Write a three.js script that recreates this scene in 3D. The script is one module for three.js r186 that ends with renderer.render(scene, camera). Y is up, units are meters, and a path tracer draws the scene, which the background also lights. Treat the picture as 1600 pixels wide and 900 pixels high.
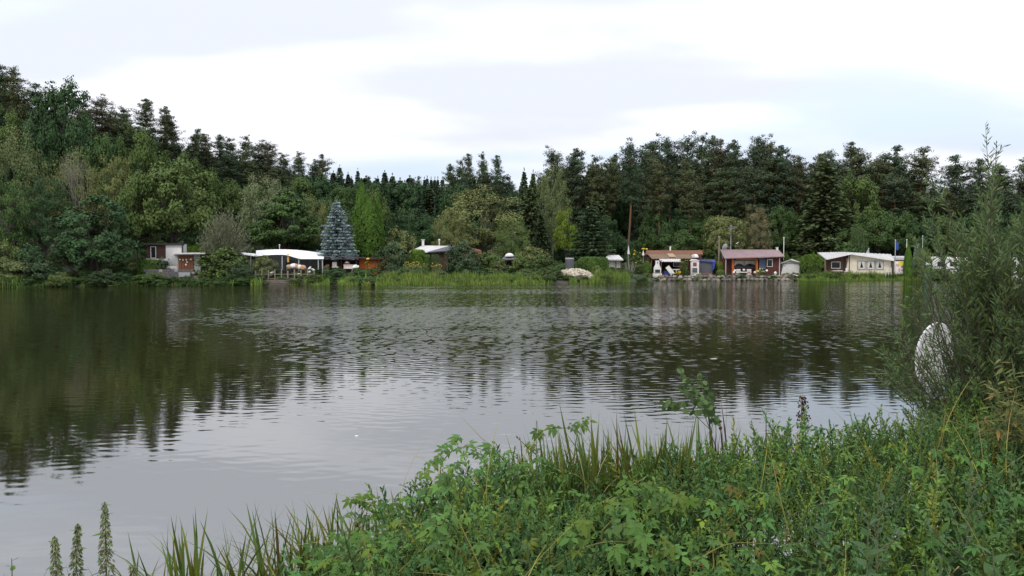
import * as THREE from 'three';
import { mergeGeometries } from 'three/addons/utils/BufferGeometryUtils.js';

// ---------------------------------------------------------------- camera, sky, sun, exposure
const scene = new THREE.Scene();
const EYE = 2.5, FOCAL = 1256, PITCH = 2.05 * Math.PI / 180;      // eye 2.5 m over the water, slightly tilted down
const camera = new THREE.PerspectiveCamera(2 * Math.atan(450 / FOCAL) * 180 / Math.PI, 16 / 9, 0.05, 3000);
camera.position.set(0, EYE, 0);
camera.rotation.set(-PITCH, 0, 0);
scene.add(camera);
const renderer = new THREE.WebGLRenderer({ antialias: true });
renderer.setSize(1024, 576);
renderer.toneMapping = THREE.LinearToneMapping;
renderer.toneMappingExposure = 1.0;
renderer.shadowMap.enabled = true;

function mulberry(a) { return () => { a |= 0; a = a + 0x6D2B79F5 | 0; let t = Math.imul(a ^ a >>> 15, 1 | a); t = t + Math.imul(t ^ t >>> 7, 61 | t) ^ t; return ((t ^ t >>> 14) >>> 0) / 4294967296; }; }
function hash2(ix, iy, s) { let h = Math.imul(ix, 374761393) ^ Math.imul(iy, 668265263) ^ Math.imul(s, 1274126177); h = Math.imul(h ^ h >>> 13, 1274126177); return ((h ^ h >>> 16) >>> 0) / 4294967296; }
function vnoise(x, y, s = 0, per = 0) {
  let ix = Math.floor(x), iy = Math.floor(y); const fx = x - ix, fy = y - iy;
  const u = fx * fx * fx * (fx * (fx * 6 - 15) + 10), v = fy * fy * fy * (fy * (fy * 6 - 15) + 10);
  let jx = ix + 1, jy = iy + 1;
  if (per) { ix = ((ix % per) + per) % per; jx = ((jx % per) + per) % per; iy = ((iy % per) + per) % per; jy = ((jy % per) + per) % per; }
  const a = hash2(ix, iy, s), b = hash2(jx, iy, s), c = hash2(ix, jy, s), d = hash2(jx, jy, s);
  return a + (b - a) * u + (c - a) * v + (a - b - c + d) * u * v;
}
function fbm(x, y, s = 0, oct = 4, per = 0) { let t = 0, a = 0.5, n = 0; for (let i = 0; i < oct; i++) { t += a * vnoise(x, y, s + i * 17, per); n += a; x *= 2; y *= 2; per *= 2; a *= 0.5; } return t / n; }
const sstep = (a, b, x) => { const t = Math.min(1, Math.max(0, (x - a) / (b - a))); return t * t * (3 - 2 * t); };
const lerp = (a, b, t) => a + (b - a) * t;
function table(pts, x) { if (x <= pts[0][0]) return pts[0][1]; for (let i = 1; i < pts.length; i++) if (x <= pts[i][0]) { const t = (x - pts[i - 1][0]) / (pts[i][0] - pts[i - 1][0]); return lerp(pts[i - 1][1], pts[i][1], t); } return pts[pts.length - 1][1]; }

{ // bright broken overcast: thin white cloud with a few pale blue openings
  const W = 1536, H = 768, data = new Float32Array(W * H * 4);
  for (let j = 0; j < H; j++) {
    const el = ((j + 0.5) / H - 0.5) * Math.PI, sy = Math.sin(el), cy = Math.cos(el);
    for (let i = 0; i < W; i++) {
      const az = ((i + 0.5) / W - 0.5) * 2 * Math.PI, dx = cy * Math.cos(az), dz = cy * Math.sin(az);
      const k = 1 / (Math.max(sy, 0) + 0.13), px = dx * k, pz = dz * k;
      const big = fbm(px * 0.55 + 3.1, pz * 0.8 + 8.4, 5, 4), fine = fbm(px * 1.6 + 31, pz * 2.6 + 12, 9, 5);
      const cover = sstep(0.22, 0.52, big * 0.65 + fine * 0.35);
      const thick = sstep(0.36, 0.70, fbm(px * 1.0 + 17, pz * 2.1 + 4, 23, 6));
      const b = 0.95 + 0.20 * sstep(0.02, 0.2, sy) + 0.75 * sstep(0.26, 0.85, sy);                     // an overcast sky is brighter overhead
      const cr = lerp(1.02, 0.76, thick), cg = lerp(1.035, 0.80, thick), cb = lerp(1.11, 0.885, thick);
      const o = (j * W + i) * 4;
      data[o] = b * lerp(0.72, cr, cover); data[o + 1] = b * lerp(0.835, cg, cover); data[o + 2] = b * lerp(1.0, cb, cover); data[o + 3] = 1;
    }
  }
  const sky = new THREE.DataTexture(data, W, H, THREE.RGBAFormat, THREE.FloatType);
  sky.mapping = THREE.EquirectangularReflectionMapping; sky.magFilter = THREE.LinearFilter; sky.minFilter = THREE.LinearFilter; sky.wrapS = THREE.RepeatWrapping; sky.needsUpdate = true;
  scene.background = sky; scene.environment = sky;
}
const sun = new THREE.DirectionalLight(0xfff4e2, 1.2);
sun.position.set(-70, 110, 60); sun.target.position.set(0, 0, -60);
sun.castShadow = true; sun.shadow.radius = 34; sun.shadow.mapSize.set(4096, 4096);
Object.assign(sun.shadow.camera, { left: -140, right: 140, top: 140, bottom: -140, near: 1, far: 500 });
scene.add(sun, sun.target);

// ---------------------------------------------------------------- helpers
const V = (x, y, z) => new THREE.Vector3(x, y, z);
const C = (r, g, b) => new THREE.Color().setRGB(r, g, b);
function at(px, py, d) {                                             // point at depth d (metres along -z) seen at photo pixel px, py
  const u = (px - 800) / FOCAL, v = (450 - py) / FOCAL, c = Math.cos(PITCH), s = Math.sin(PITCH);
  const dy = v * c - s, dz = c + v * s, t = d / dz;
  return V(u * t, EYE + dy * t, -d);
}
const X = (px, d) => at(px, 410, d).x, Y = (py, d) => at(800, py, d).y, M = d => d / FOCAL;
const used = {};
function numbered(n) { if (!(n in used)) { used[n] = 0; return n; } return n + '_' + String(++used[n]).padStart(3, '0'); }
function tag(o, label, category, group, kind) { if (label) o.userData.label = label; if (category) o.userData.category = category; if (group) o.userData.group = group; if (kind) o.userData.kind = kind; return o; }
function thing(name, label, category, pos = [0, 0, 0], group) { const o = new THREE.Group(); o.name = numbered(name); o.position.set(...pos); scene.add(o); return tag(o, label, category, group, 'thing'); }
function mesh(name, geo, mat, parent) { const m = new THREE.Mesh(geo, mat); m.name = parent === scene ? numbered(name) : name; m.castShadow = m.receiveShadow = true; parent.add(m); return m; }

class Geo {                                                          // triangle soup with colours
  constructor() { this.p = []; this.n = []; this.c = []; this.i = []; this.uv = null; }
  vert(x, y, z, nx, ny, nz, c) { this.p.push(x, y, z); this.n.push(nx, ny, nz); this.c.push(c[0], c[1], c[2]); return this.p.length / 3 - 1; }
  leaf(c, u, v, col) {                                               // a diamond face: centre, long half axis, short half axis
    let nx = u.y * v.z - u.z * v.y, ny = u.z * v.x - u.x * v.z, nz = u.x * v.y - u.y * v.x; const l = Math.hypot(nx, ny, nz) || 1; nx /= l; ny /= l; nz /= l;
    const b = this.p.length / 3;
    this.vert(c.x - u.x, c.y - u.y, c.z - u.z, nx, ny, nz, col); this.vert(c.x + v.x, c.y + v.y, c.z + v.z, nx, ny, nz, col);
    this.vert(c.x + u.x, c.y + u.y, c.z + u.z, nx, ny, nz, col); this.vert(c.x - v.x, c.y - v.y, c.z - v.z, nx, ny, nz, col);
    this.i.push(b, b + 2, b + 1, b, b + 3, b + 2);
  }
  blade(base, tip, side, col, fold = 0.0, wide = 0.4) {         // a pointed leaf folded along its midrib, six triangles
    const ax = V().subVectors(tip, base), n = V().crossVectors(side, ax).normalize(), L = ax.length(), w = side.length();
    const m1 = base.clone().addScaledVector(ax, wide * 0.75), m2 = base.clone().addScaledVector(ax, wide * 1.55 > 0.8 ? 0.8 : wide * 1.55);
    const up = n.clone().multiplyScalar(fold * w);
    const P = [base, m1.clone().add(side).add(up), m1, m1.clone().sub(side).add(up), m2.clone().addScaledVector(side, 0.72).add(up), m2, m2.clone().addScaledVector(side, -0.72).add(up), tip];
    const b = this.p.length / 3, s = side.clone().normalize();
    P.forEach((q, k) => { const t = (k === 1 || k === 4) ? -fold * 0.8 : (k === 3 || k === 6) ? fold * 0.8 : 0; const m = n.clone().addScaledVector(s, t).normalize(); this.vert(q.x, q.y, q.z, m.x, m.y, m.z, col); });
    for (const f of [[0, 1, 2], [0, 2, 3], [1, 4, 5], [1, 5, 2], [2, 5, 6], [2, 6, 3], [4, 7, 5], [5, 7, 6]]) this.i.push(b + f[0], b + f[1], b + f[2]);
    return L;
  }
  tube(pts, radii, sides = 5, col = [1, 1, 1], cols) {
    const b0 = this.p.length / 3; let prev = V(1, 0, 0);
    for (let k = 0; k < pts.length; k++) {
      const d = V().subVectors(pts[Math.min(k + 1, pts.length - 1)], pts[Math.max(k - 1, 0)]).normalize();
      let a = V().crossVectors(d, Math.abs(d.y) > 0.95 ? V(1, 0, 0) : V(0, 1, 0)).normalize(); if (k && a.dot(prev) < 0) a.negate(); prev = a;
      const e = V().crossVectors(d, a), cc = cols ? cols[k] : col;
      for (let s = 0; s < sides; s++) { const t = s / sides * 2 * Math.PI, x = Math.cos(t), y = Math.sin(t), n = a.clone().multiplyScalar(x).addScaledVector(e, y); this.vert(pts[k].x + n.x * radii[k], pts[k].y + n.y * radii[k], pts[k].z + n.z * radii[k], n.x, n.y, n.z, cc); }
    }
    for (let k = 0; k < pts.length - 1; k++) for (let s = 0; s < sides; s++) { const q = b0 + k * sides + s, r = b0 + k * sides + (s + 1) % sides; this.i.push(q, r, q + sides, r, r + sides, q + sides); }
  }
  geometry() {
    const g = new THREE.BufferGeometry();
    g.setAttribute('position', new THREE.Float32BufferAttribute(this.p, 3)); g.setAttribute('normal', new THREE.Float32BufferAttribute(this.n, 3)); g.setAttribute('color', new THREE.Float32BufferAttribute(this.c, 3));
    g.setIndex(this.i); return g;
  }
}
function dirRand(r) { const z = r() * 2 - 1, a = r() * 6.2832, s = Math.sqrt(1 - z * z); return V(s * Math.cos(a), z, s * Math.sin(a)); }
function noiseMap(size, fn, srgb = false) {
  const d = new Uint8Array(size * size * 4);
  for (let j = 0; j < size; j++) for (let i = 0; i < size; i++) { const c = fn(i / size, j / size), o = (j * size + i) * 4; d[o] = c[0] * 255; d[o + 1] = c[1] * 255; d[o + 2] = c[2] * 255; d[o + 3] = 255; }
  const t = new THREE.DataTexture(d, size, size, THREE.RGBAFormat); t.wrapS = t.wrapT = THREE.RepeatWrapping; t.magFilter = THREE.LinearFilter; t.minFilter = THREE.LinearMipmapLinearFilter; if (srgb) t.colorSpace = THREE.SRGBColorSpace; t.needsUpdate = true; return t;
}
const grimeMap = noiseMap(256, (u, v) => { const n = 0.72 + 0.28 * fbm(u * 6, v * 6, 3, 5, 6), s = 0.9 + 0.1 * vnoise(u * 48, v * 5, 8, 0); const k = Math.min(1, n * s * 1.08); return [k, k * 0.985, k * 0.96]; });
const woodMap = noiseMap(256, (u, v) => { const k = 0.62 + 0.38 * fbm(u * 24, v * 3, 13, 4); return [k, k * 0.97, k * 0.93]; });
const leafMat = (r, g, b, rough = 0.8) => new THREE.MeshPhysicalMaterial({ color: C(r, g, b), vertexColors: true, specularIntensity: 0.35, roughness: rough, side: THREE.DoubleSide });
const leafThin = (r, g, b, tr = 0.3, rough = 0.8) => new THREE.MeshPhysicalMaterial({ color: C(r, g, b), vertexColors: true, roughness: rough, specularIntensity: 0.3, transmission: tr, thickness: 0, side: THREE.DoubleSide });
const paint = (r, g, b, rough = 0.7, map = grimeMap) => new THREE.MeshStandardMaterial({ color: C(r, g, b), roughness: rough, map });

// ---------------------------------------------------------------- terrain and water
const shorePx = [[-600, 60], [-200, 67], [0, 70.5], [200, 75], [320, 76.5], [480, 78], [600, 77], [700, 77], [840, 79], [925, 83], [985, 89], [1040, 93], [1240, 94.5], [1300, 93], [1390, 96], [1500, 100], [1600, 102], [2000, 100], [2400, 84]];
const shoreX = shorePx.map(([px, d]) => [(px - 800) / FOCAL * d, d]);
const farShore = x => table(shoreX, x) + 0.5 * (fbm(x * 0.35 + 50, 3.3, 7, 3) - 0.5);
const nearEdge = [[-60, -30], [-20, 1.5], [-8, -2.6], [-4, -4.1], [-2.2, -4.7], [-1, -5.2], [0, -5.6], [1.5, -5.95], [3, -6.4], [5, -7.6], [7, -9.5], [10, -14], [20, -32], [60, -70]];
const zEdge = x => table(nearEdge, x);
const landH = x => table([[-8, 0.25], [-4, 0.1], [-2, 0.2], [-0.8, 0.42], [0.5, 0.6], [3, 0.68], [8, 0.8]], x);
function groundY(x, z) {
  const far = -farShore(x), ne = zEdge(x), toFar = far - z, toNear = z - ne;      // positive = on land
  if (toNear > 0) return lerp(-0.1, landH(x), sstep(0, 1.1, toNear)) + 0.35 * sstep(2, 6, toNear) + 0.05 * (fbm(x * 1.5, z * 1.5, 3, 3) - 0.5);
  if (toFar > 0) {
    const bank = 0.42 * sstep(0, 0.9, toFar) + 0.4 * sstep(1, 7, toFar);
    const hill = table([[-130, 17], [-60, 13], [-35, 7], [-8, 1.5], [8, 0]], x) * sstep(8, 56, toFar);
    const back = 5 * sstep(40, 160, toFar);
    return -0.12 + bank + hill + back + 0.12 * (fbm(x * 0.3, z * 0.3, 4, 3) - 0.5) * sstep(1, 4, toFar);
  }
  return -0.12 - 1.2 * sstep(0, 4, Math.min(-toFar, -toNear));
}
{
  const span = (a, b, s) => { const o = []; for (let v = a; v < b - 1e-6; v += s) o.push(v); return o; };
  const xs = [...span(-1500, -200, 100), ...span(-200, -90, 8), ...span(-90, -10, 1.25), ...span(-10, 10, 0.35), ...span(10, 90, 1.25), ...span(90, 200, 8), ...span(200, 1501, 100)];
  const zs = [...span(-1600, -240, 80), ...span(-240, -112, 5), ...span(-112, -64, 0.8), ...span(-64, -12, 4), ...span(-12, 3, 0.3), ...span(3, 20, 3), ...span(20, 120, 25)];
  const p = [], c = [], idx = [], uv = [];
  for (const z of zs) for (const x of xs) {
    p.push(x, groundY(x, z), z); uv.push(x / 3, z / 3);
    const soil = sstep(0.5, 0.62, fbm(x * 0.22 + 9, z * 0.22, 31, 4)), g = 0.8 + 0.4 * fbm(x * 0.6, z * 0.6, 33, 3);
    c.push(lerp(0.042, 0.060, soil) * g, lerp(0.066, 0.050, soil) * g, lerp(0.020, 0.032, soil) * g);
  }
  for (let j = 0; j < zs.length - 1; j++) for (let i = 0; i < xs.length - 1; i++) { const a = j * xs.length + i, b = a + 1, d = a + xs.length, e = d + 1; idx.push(a, d, b, b, d, e); }
  const g = new THREE.BufferGeometry(); g.setAttribute('position', new THREE.Float32BufferAttribute(p, 3)); g.setAttribute('color', new THREE.Float32BufferAttribute(c, 3)); g.setAttribute('uv', new THREE.Float32BufferAttribute(uv, 2)); g.setIndex(idx); g.computeVertexNormals();
  const m = new THREE.MeshStandardMaterial({ vertexColors: true, roughness: 0.95, map: grimeMap });
  tag(mesh('ground', g, m, scene), 'grassy earth ground of banks and forest floor', 'ground', null, 'structure');
}
function rippleField(size, tile, seed, waves, minL, maxL, spread) {      // sum of travelling ripples that repeats over one tile; wind patches change its height
  const r = mulberry(seed), h = new Float32Array(size * size), list = [];
  for (let k = 0; k < waves; k++) {
    const L = minL * Math.pow(maxL / minL, r()), ang = (r() + r() + r() - 1.5) * spread, kk = tile / L;
    const kx = Math.round(Math.sin(ang) * kk), kz = Math.round(Math.cos(ang) * kk) || 1, len = tile / Math.hypot(kx, kz);
    list.push([kx, kz, r() * 6.2832, Math.pow(len, 1.0) * (0.6 + 0.8 * r()), k % 3]);
  }
  const env = [0, 1, 2].map(k => { const e = new Float32Array(128 * 128); for (let j = 0; j < 128; j++) for (let i = 0; i < 128; i++) e[j * 128 + i] = 0.18 + 1.15 * sstep(0.34, 0.66, fbm(i / 128 * 3, j / 128 * 6, seed + 40 + k, 3, 6)); return e; });
  const T = 2 * Math.PI / size, sn = new Float32Array(size * 8), N = sn.length; for (let i = 0; i < N; i++) sn[i] = Math.sin(i / N * 2 * Math.PI);
  for (const [kx, kz, ph, a, e] of list) {
    const E = env[e], p0 = ph / (2 * Math.PI) * N, sx = kx * N / size, sz = kz * N / size;
    for (let j = 0; j < size; j++) { const row = j * size, ej = (j * 128 / size | 0) * 128; for (let i = 0; i < size; i++) h[row + i] += a * E[ej + (i * 128 / size | 0)] * sn[((p0 + sx * i + sz * j) % N + N) % N | 0]; }
  }
  return h;
}
{
  const size = 1024, tex = (h, fn) => { const d = new Float32Array(size * size * 4); for (let j = 0; j < size; j++) for (let i = 0; i < size; i++) { const o = (j * size + i) * 4, c = fn(h, i, j); d[o] = c[0]; d[o + 1] = c[1]; d[o + 2] = c[2]; d[o + 3] = 1; } const t = new THREE.DataTexture(d, size, size, THREE.RGBAFormat, THREE.FloatType); t.wrapS = t.wrapT = THREE.RepeatWrapping; t.magFilter = THREE.LinearFilter; t.minFilter = THREE.LinearFilter; t.needsUpdate = true; return t; };
  const hA = rippleField(size, 20, 71, 54, 0.13, 0.65, 0.75);
  let lo = Infinity, hi = -Infinity; for (const v of hA) { lo = Math.min(lo, v); hi = Math.max(hi, v); }
  const bump = tex(hA, (h, i, j) => { const v = (h[j * size + i] - lo) / (hi - lo); return [v, v, v]; });
  bump.repeat.set(1 / 20, 1 / 20); bump.offset.set(0.13, 0.37);
  // wind ripples over the whole pond: strong in lanes out on the open water, faint in the lee of the near bank and the left hill
  const NW = 2048, PX0 = -80, PX1 = 80, PZ0 = -106, PZ1 = -2, hw = new Float32Array(NW * NW), rw = mulberry(29), N = 4096, sn = new Float32Array(N); for (let i = 0; i < N; i++) sn[i] = Math.sin(i / N * 2 * Math.PI);
  const ew = 256, env = new Float32Array(ew * ew); for (let j = 0; j < ew; j++) for (let i = 0; i < ew; i++) { const x = lerp(PX0, PX1, i / ew), z = lerp(PZ0, PZ1, j / ew), d = -z, lane = sstep(0.40, 0.60, fbm(x * 0.035 + 5, z * 0.11 + 2, 63, 4)); env[j * ew + i] = (0.55 + 0.6 * lane) * sstep(11, 44, d + 6 * fbm(x * 0.1, z * 0.1, 64, 2)) * lerp(0.35, 1, sstep(-0.55, -0.25, x / d)) * lerp(1, 0.5, sstep(0.12, 0.3, x / d)) + 0.03; }
  for (let k = 0; k < 44; k++) {
    const L = 0.15 * Math.pow(2.2, rw()), ang = (rw() + rw() + rw() - 1.5) * 0.8, sx = Math.sin(ang) / L * (PX1 - PX0) / NW * N, sz = Math.cos(ang) / L * (PZ1 - PZ0) / NW * N, p0 = rw() * N, a = L * (0.6 + 0.8 * rw());
    for (let j = 0; j < NW; j++) { const row = j * NW; let ph = p0 + sz * j; ph -= Math.floor(ph / N) * N; for (let i = 0; i < NW; i++) { hw[row + i] += a * sn[ph | 0]; ph += sx; if (ph >= N) ph -= N; else if (ph < 0) ph += N; } }
  }
  const nd = new Float32Array(NW * NW * 4), WIND = 0.0050, qx = (PX1 - PX0) / NW, qz = (PZ1 - PZ0) / NW;
  for (let j = 0; j < NW; j++) for (let i = 0; i < NW; i++) { const e = WIND * env[(j * ew / NW | 0) * ew + (i * ew / NW | 0)], x = (hw[j * NW + Math.min(NW - 1, i + 1)] - hw[j * NW + Math.max(0, i - 1)]) / (2 * qx) * e, z = (hw[Math.min(NW - 1, j + 1) * NW + i] - hw[Math.max(0, j - 1) * NW + i]) / (2 * qz) * e, l = Math.hypot(x, z, 1), o = ((NW - 1 - j) * NW + i) * 4; nd[o] = 0.5 - 0.5 * x / l; nd[o + 1] = 0.5 + 0.5 * z / l; nd[o + 2] = 0.5 + 0.5 / l; nd[o + 3] = 1; }
  const nrm = new THREE.DataTexture(nd, NW, NW, THREE.RGBAFormat, THREE.FloatType); nrm.wrapS = nrm.wrapT = THREE.RepeatWrapping; nrm.magFilter = THREE.LinearFilter; nrm.minFilter = THREE.LinearFilter; nrm.needsUpdate = true;
  nrm.repeat.set(1 / (PX1 - PX0), 1 / (PZ1 - PZ0)); nrm.offset.set(-PX0 / (PX1 - PX0), PZ1 / (PZ1 - PZ0));   // uv is x and -z in metres
  const g = new THREE.BufferGeometry(), x0 = -170, x1 = 170, z0 = 12, z1 = -125;
  g.setAttribute('position', new THREE.Float32BufferAttribute([x0, 0, z0, x1, 0, z0, x1, 0, z1, x0, 0, z1], 3)); g.setAttribute('normal', new THREE.Float32BufferAttribute([0, 1, 0, 0, 1, 0, 0, 1, 0, 0, 1, 0], 3));
  g.setAttribute('uv', new THREE.Float32BufferAttribute([x0, -z0, x1, -z0, x1, -z1, x0, -z1], 2)); g.setIndex([0, 1, 2, 0, 2, 3]);
  const m = new THREE.MeshPhysicalMaterial({ color: C(0.017, 0.017, 0.0055), roughness: 0.03, ior: 4.5, bumpMap: bump, bumpScale: 0.0013, normalMap: nrm, normalScale: new THREE.Vector2(1, 1) });
  tag(mesh('water', g, m, scene), 'olive brown rippled pond water mirroring trees and sky', 'pond', null, 'structure');
}
// ---------------------------------------------------------------- tree and shrub builders (unit trees, later copied and scaled)
function patch(g, r, c, rx, ry, n, size, out, tone, o = {}) {
  const up = o.up ?? 0.5, slim = o.slim ?? 0.6, hang = o.hang ?? 0;
  for (let k = 0; k < n; k++) {
    const d = dirRand(r), q = Math.pow(r(), 0.45);
    const p = V(c.x + d.x * rx * q, c.y + d.y * ry * q, c.z + d.z * rx * q);
    const nn = d.clone().multiplyScalar(0.6).addScaledVector(out, 0.45).add(dirRand(r).multiplyScalar(0.75)); nn.y += up; nn.normalize();
    const t = dirRand(r); if (hang) t.y -= hang; const u = t.addScaledVector(nn, -t.dot(nn)).normalize(), v = V().crossVectors(nn, u), s = size * (0.65 + 0.7 * r());
    const j = tone * (0.78 + 0.44 * r()), w = (r() - 0.5) * 0.16;
    g.leaf(p, u.multiplyScalar(s), v.multiplyScalar(s * slim), [j * (1 + w), j, j * (1 - w)]);
  }
}
function limb(g, r, a, b, r0, r1, bend = 0.12, col = [1, 1, 1], sides = 4) {
  const m = a.clone().lerp(b, 0.5), L = a.distanceTo(b); m.add(dirRand(r).multiplyScalar(L * bend)); m.y -= L * 0.05;
  g.tube([a, a.clone().lerp(m, 0.55).lerp(m, 0.3), m, b], [r0, r0 * 0.8, (r0 + r1) / 2, r1], sides, col);
}
function broadTree(seed, o = {}) {                                   // unit: height 1 (crown included), crown width 1
  const r = mulberry(seed), foot = o.foot ?? 0.16, n = o.clumps ?? 95, per = o.per ?? 105, leaf = o.leaf ?? 0.0165, crown = new Geo(), wood = new Geo();
  const cy = (1 + foot) / 2, hh = (1 - foot) / 2, shape = o.shape ?? 1, ends = [];
  for (let k = 0; k < n; k++) {
    const d = dirRand(r); if (d.y < -0.55) d.y *= 0.5;
    const el = 0.5 * (d.y + 1), prof = shape === 2 ? Math.sqrt(Math.max(0.05, 1 - Math.pow(el, 1.5))) : 1;   // 2: pointed towards the top
    const bump = 0.72 + 0.36 * vnoise(d.x * 2.6 + 9, d.z * 2.6 + d.y * 2 + 4, seed), q = (0.55 + 0.45 * Math.pow(r(), 0.4)) * bump;
    const c = V(d.x * 0.46 * q * prof, cy + d.y * hh * q * 0.98, d.z * 0.46 * q * prof);
    const rad = (o.clump ?? 0.095) * (0.7 + 0.6 * r()), tone = 0.8 + 0.4 * r();
    patch(crown, r, c, rad, rad * (o.flat ?? 0.72), Math.round(per * (0.7 + 0.6 * r())), leaf, d, tone, o);
    if (k % 4 === 0) ends.push(c);
  }
  const tr = o.trunk ?? 0.022, top = V((r() - 0.5) * 0.06, foot + 0.42 * (1 - foot), (r() - 0.5) * 0.06), pts = [V(0, -0.03, 0), V(0, foot * 0.6, 0), top.clone().multiplyScalar(0.7).setY(foot + 0.15), top];
  wood.tube(pts, [tr * 1.3, tr, tr * 0.8, tr * 0.4], 6);
  for (const e of ends) limb(wood, r, V(top.x * 0.4, Math.min(e.y - 0.04, foot + 0.05 + 0.3 * r()), top.z * 0.4), e, tr * 0.4, tr * 0.1);
  return { crown: crown.geometry(), trunk: wood.geometry(), H: 1, W: 1 };
}
function pineTree(seed, o = {}) {                                    // Scots pine, nominal 20 m tall, crown 6.5 m wide
  const r = mulberry(seed), crown = new Geo(), wood = new Geo(), H = 20, base = (o.base ?? 0.42) * H, lean = V((r() - 0.5) * 2.6, 0, (r() - 0.5) * 1.6);
  const spine = t => V(lean.x * t * t + 0.25 * Math.sin(t * 5 + seed), H * t, lean.z * t * t);
  const pts = [], rad = [], cols = [];
  for (let k = 0; k <= 10; k++) { const t = k / 10 * 0.97 - (k ? 0 : 0.03); pts.push(spine(t)); rad.push(lerp(0.24, 0.05, Math.pow(k / 10, 0.8))); const w = sstep(0.2, 0.55, t); cols.push([lerp(0.55, 1.25, w), lerp(0.55, 0.78, w), lerp(0.6, 0.5, w)]); }   // grey plates below, orange bark above
  wood.tube(pts, rad, 7, null, cols);
  const whorls = Math.round((o.whorls ?? 13) * 1.7);
  for (let k = 0; k < whorls; k++) {
    const t = Math.min(0.985, lerp(base / H, 0.985, (k + 1.3 * r() - 0.3) / whorls)), rel = (t * H - base) / (H - base);
    const reach = (rel < 0.35 ? lerp(1.6, 3.1, rel / 0.35) : lerp(3.1, 0.85, Math.pow((rel - 0.35) / 0.65, 1.9))) * (o.wide ?? 1), nb = rel > 0.85 ? 3 : 4 + (r() * 2 | 0), a0 = r() * 6.28;
    for (let b = 0; b < nb; b++) {
      if (r() < 0.14) continue;
      const a = a0 + b / nb * 6.28 + (r() - 0.5) * 0.8, L = reach * (0.4 + 0.85 * r() * r() + 0.15 * r()), s = spine(t), rise = lerp(0.05, 0.55, rel) + (r() - 0.5) * 0.25;
      const e = V(s.x + Math.cos(a) * L, s.y + L * rise, s.z + Math.sin(a) * L), out = V(Math.cos(a), 0.3, Math.sin(a));
      limb(wood, r, s, e, 0.055, 0.02, 0.08, [0.9, 0.7, 0.55]);
      const pads = L > 1.7 ? 5 : L > 0.9 ? 4 : 2;
      for (let p = 0; p < pads; p++) {
        const f = 0.2 + 0.85 * (p + r() * 0.6) / pads, c = s.clone().lerp(e, f); c.x += (r() - 0.5) * 0.5; c.z += (r() - 0.5) * 0.5; c.y += (r() - 0.25) * 0.6;
        const w = (0.42 + 0.5 * r()) * (0.65 + 0.35 * Math.min(1, L / 2)), tone = 0.72 + 0.5 * r();
        patch(crown, r, c, w, w * 0.62, o.per ?? 30, 0.150, out, tone, { up: 0.6, slim: 0.38 });
      }
    }
  }
  const tip = spine(0.99); for (let k = 0; k < 3; k++) patch(crown, r, V(tip.x + (r() - 0.5) * 0.9, tip.y - 0.6 + k * 0.3, tip.z + (r() - 0.5) * 0.6), 0.5 - k * 0.12, 0.42, 26, 0.17, V(0, 1, 0), 1, { up: 0.6, slim: 0.42 });
  return { crown: crown.geometry(), trunk: wood.geometry(), H: 20.2, W: 6.4 };
}
function spruceTree(seed, o = {}) {                                  // nominal 10 m tall, 4.4 m wide at the foot
  const r = mulberry(seed), crown = new Geo(), wood = new Geo(), H = 10, foot = o.foot ?? 0.05, tiers = o.tiers ?? 27, size = o.size ?? 0.145, half = o.half ?? 2.2, droop = o.droop ?? 0.22;
  wood.tube([V(0, -0.3, 0), V(0, H * 0.5, 0), V(0, H * 0.97, 0)], [0.17, 0.1, 0.02], 6);
  for (let k = 0; k < tiers; k++) {
    const f = (k + 0.2) / tiers, y = H * lerp(foot, 0.985, Math.pow(f, 0.92)), reach = half * Math.pow(1 - f, o.pow ?? 0.85) * (0.88 + 0.24 * r()) + 0.12, nb = Math.max(5, Math.round(lerp(o.arms ?? 13, 5, f))), a0 = r() * 6.28;
    for (let b = 0; b < nb; b++) {
      const a = a0 + b / nb * 6.28 + (r() - 0.5) * 0.5, L = reach * (0.72 + 0.42 * r()), dx = Math.cos(a), dz = Math.sin(a), dr = droop * (1 - f) - 0.12 * f, tone = 0.75 + 0.45 * r();
      const steps = Math.max(2, Math.round(L / (o.step ?? 0.28)));
      for (let s = 1; s <= steps; s++) {
        const q = s / steps, x = dx * L * q, z = dz * L * q, yy = y - L * dr * q * (1.25 - 0.55 * q) + 0.06 * L * q * q, w = (0.18 + 0.30 * L / half) * (1.15 - 0.5 * q);
        const n = o.per ?? 7;
        for (let m = 0; m < n; m++) {
          const side = (r() - 0.5) * 2, p = V(x - dz * side * w + (r() - 0.5) * 0.1, yy - Math.abs(side) * w * 0.18 - r() * (o.hang ?? 0.34), z + dx * side * w + (r() - 0.5) * 0.1);
          const u = V(dx + -dz * side * 0.9, -0.2 + (r() - 0.5) * 0.8, dz + dx * side * 0.9).normalize(), nn = V((r() - 0.5) * 2.2 + dx * 0.7, 0.8, (r() - 0.5) * 2.2 + dz * 0.7), v = V().crossVectors(nn, u).normalize(), sz = size * (0.7 + 0.7 * r()), j = tone * (0.8 + 0.4 * r()) * (q > 0.7 ? 1.12 : 1);
          crown.leaf(p, u.multiplyScalar(sz * 1.25), v.multiplyScalar(sz * 0.7), [j, j, j]);
        }
      }
      if (k % 2 === 0 && b % 2 === 0) wood.tube([V(0, y, 0), V(dx * L * 0.8, y - L * dr * 0.8, dz * L * 0.8)], [0.035, 0.01], 3);
    }
  }
  patch(crown, r, V(0, H * 0.99, 0), 0.09, 0.22, 24, size * 0.8, V(0, 1, 0), 1, { slim: 0.4, up: 0.1 });
  return { crown: crown.geometry(), trunk: wood.geometry(), H: 10.1, W: half * 2 };
}
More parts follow.
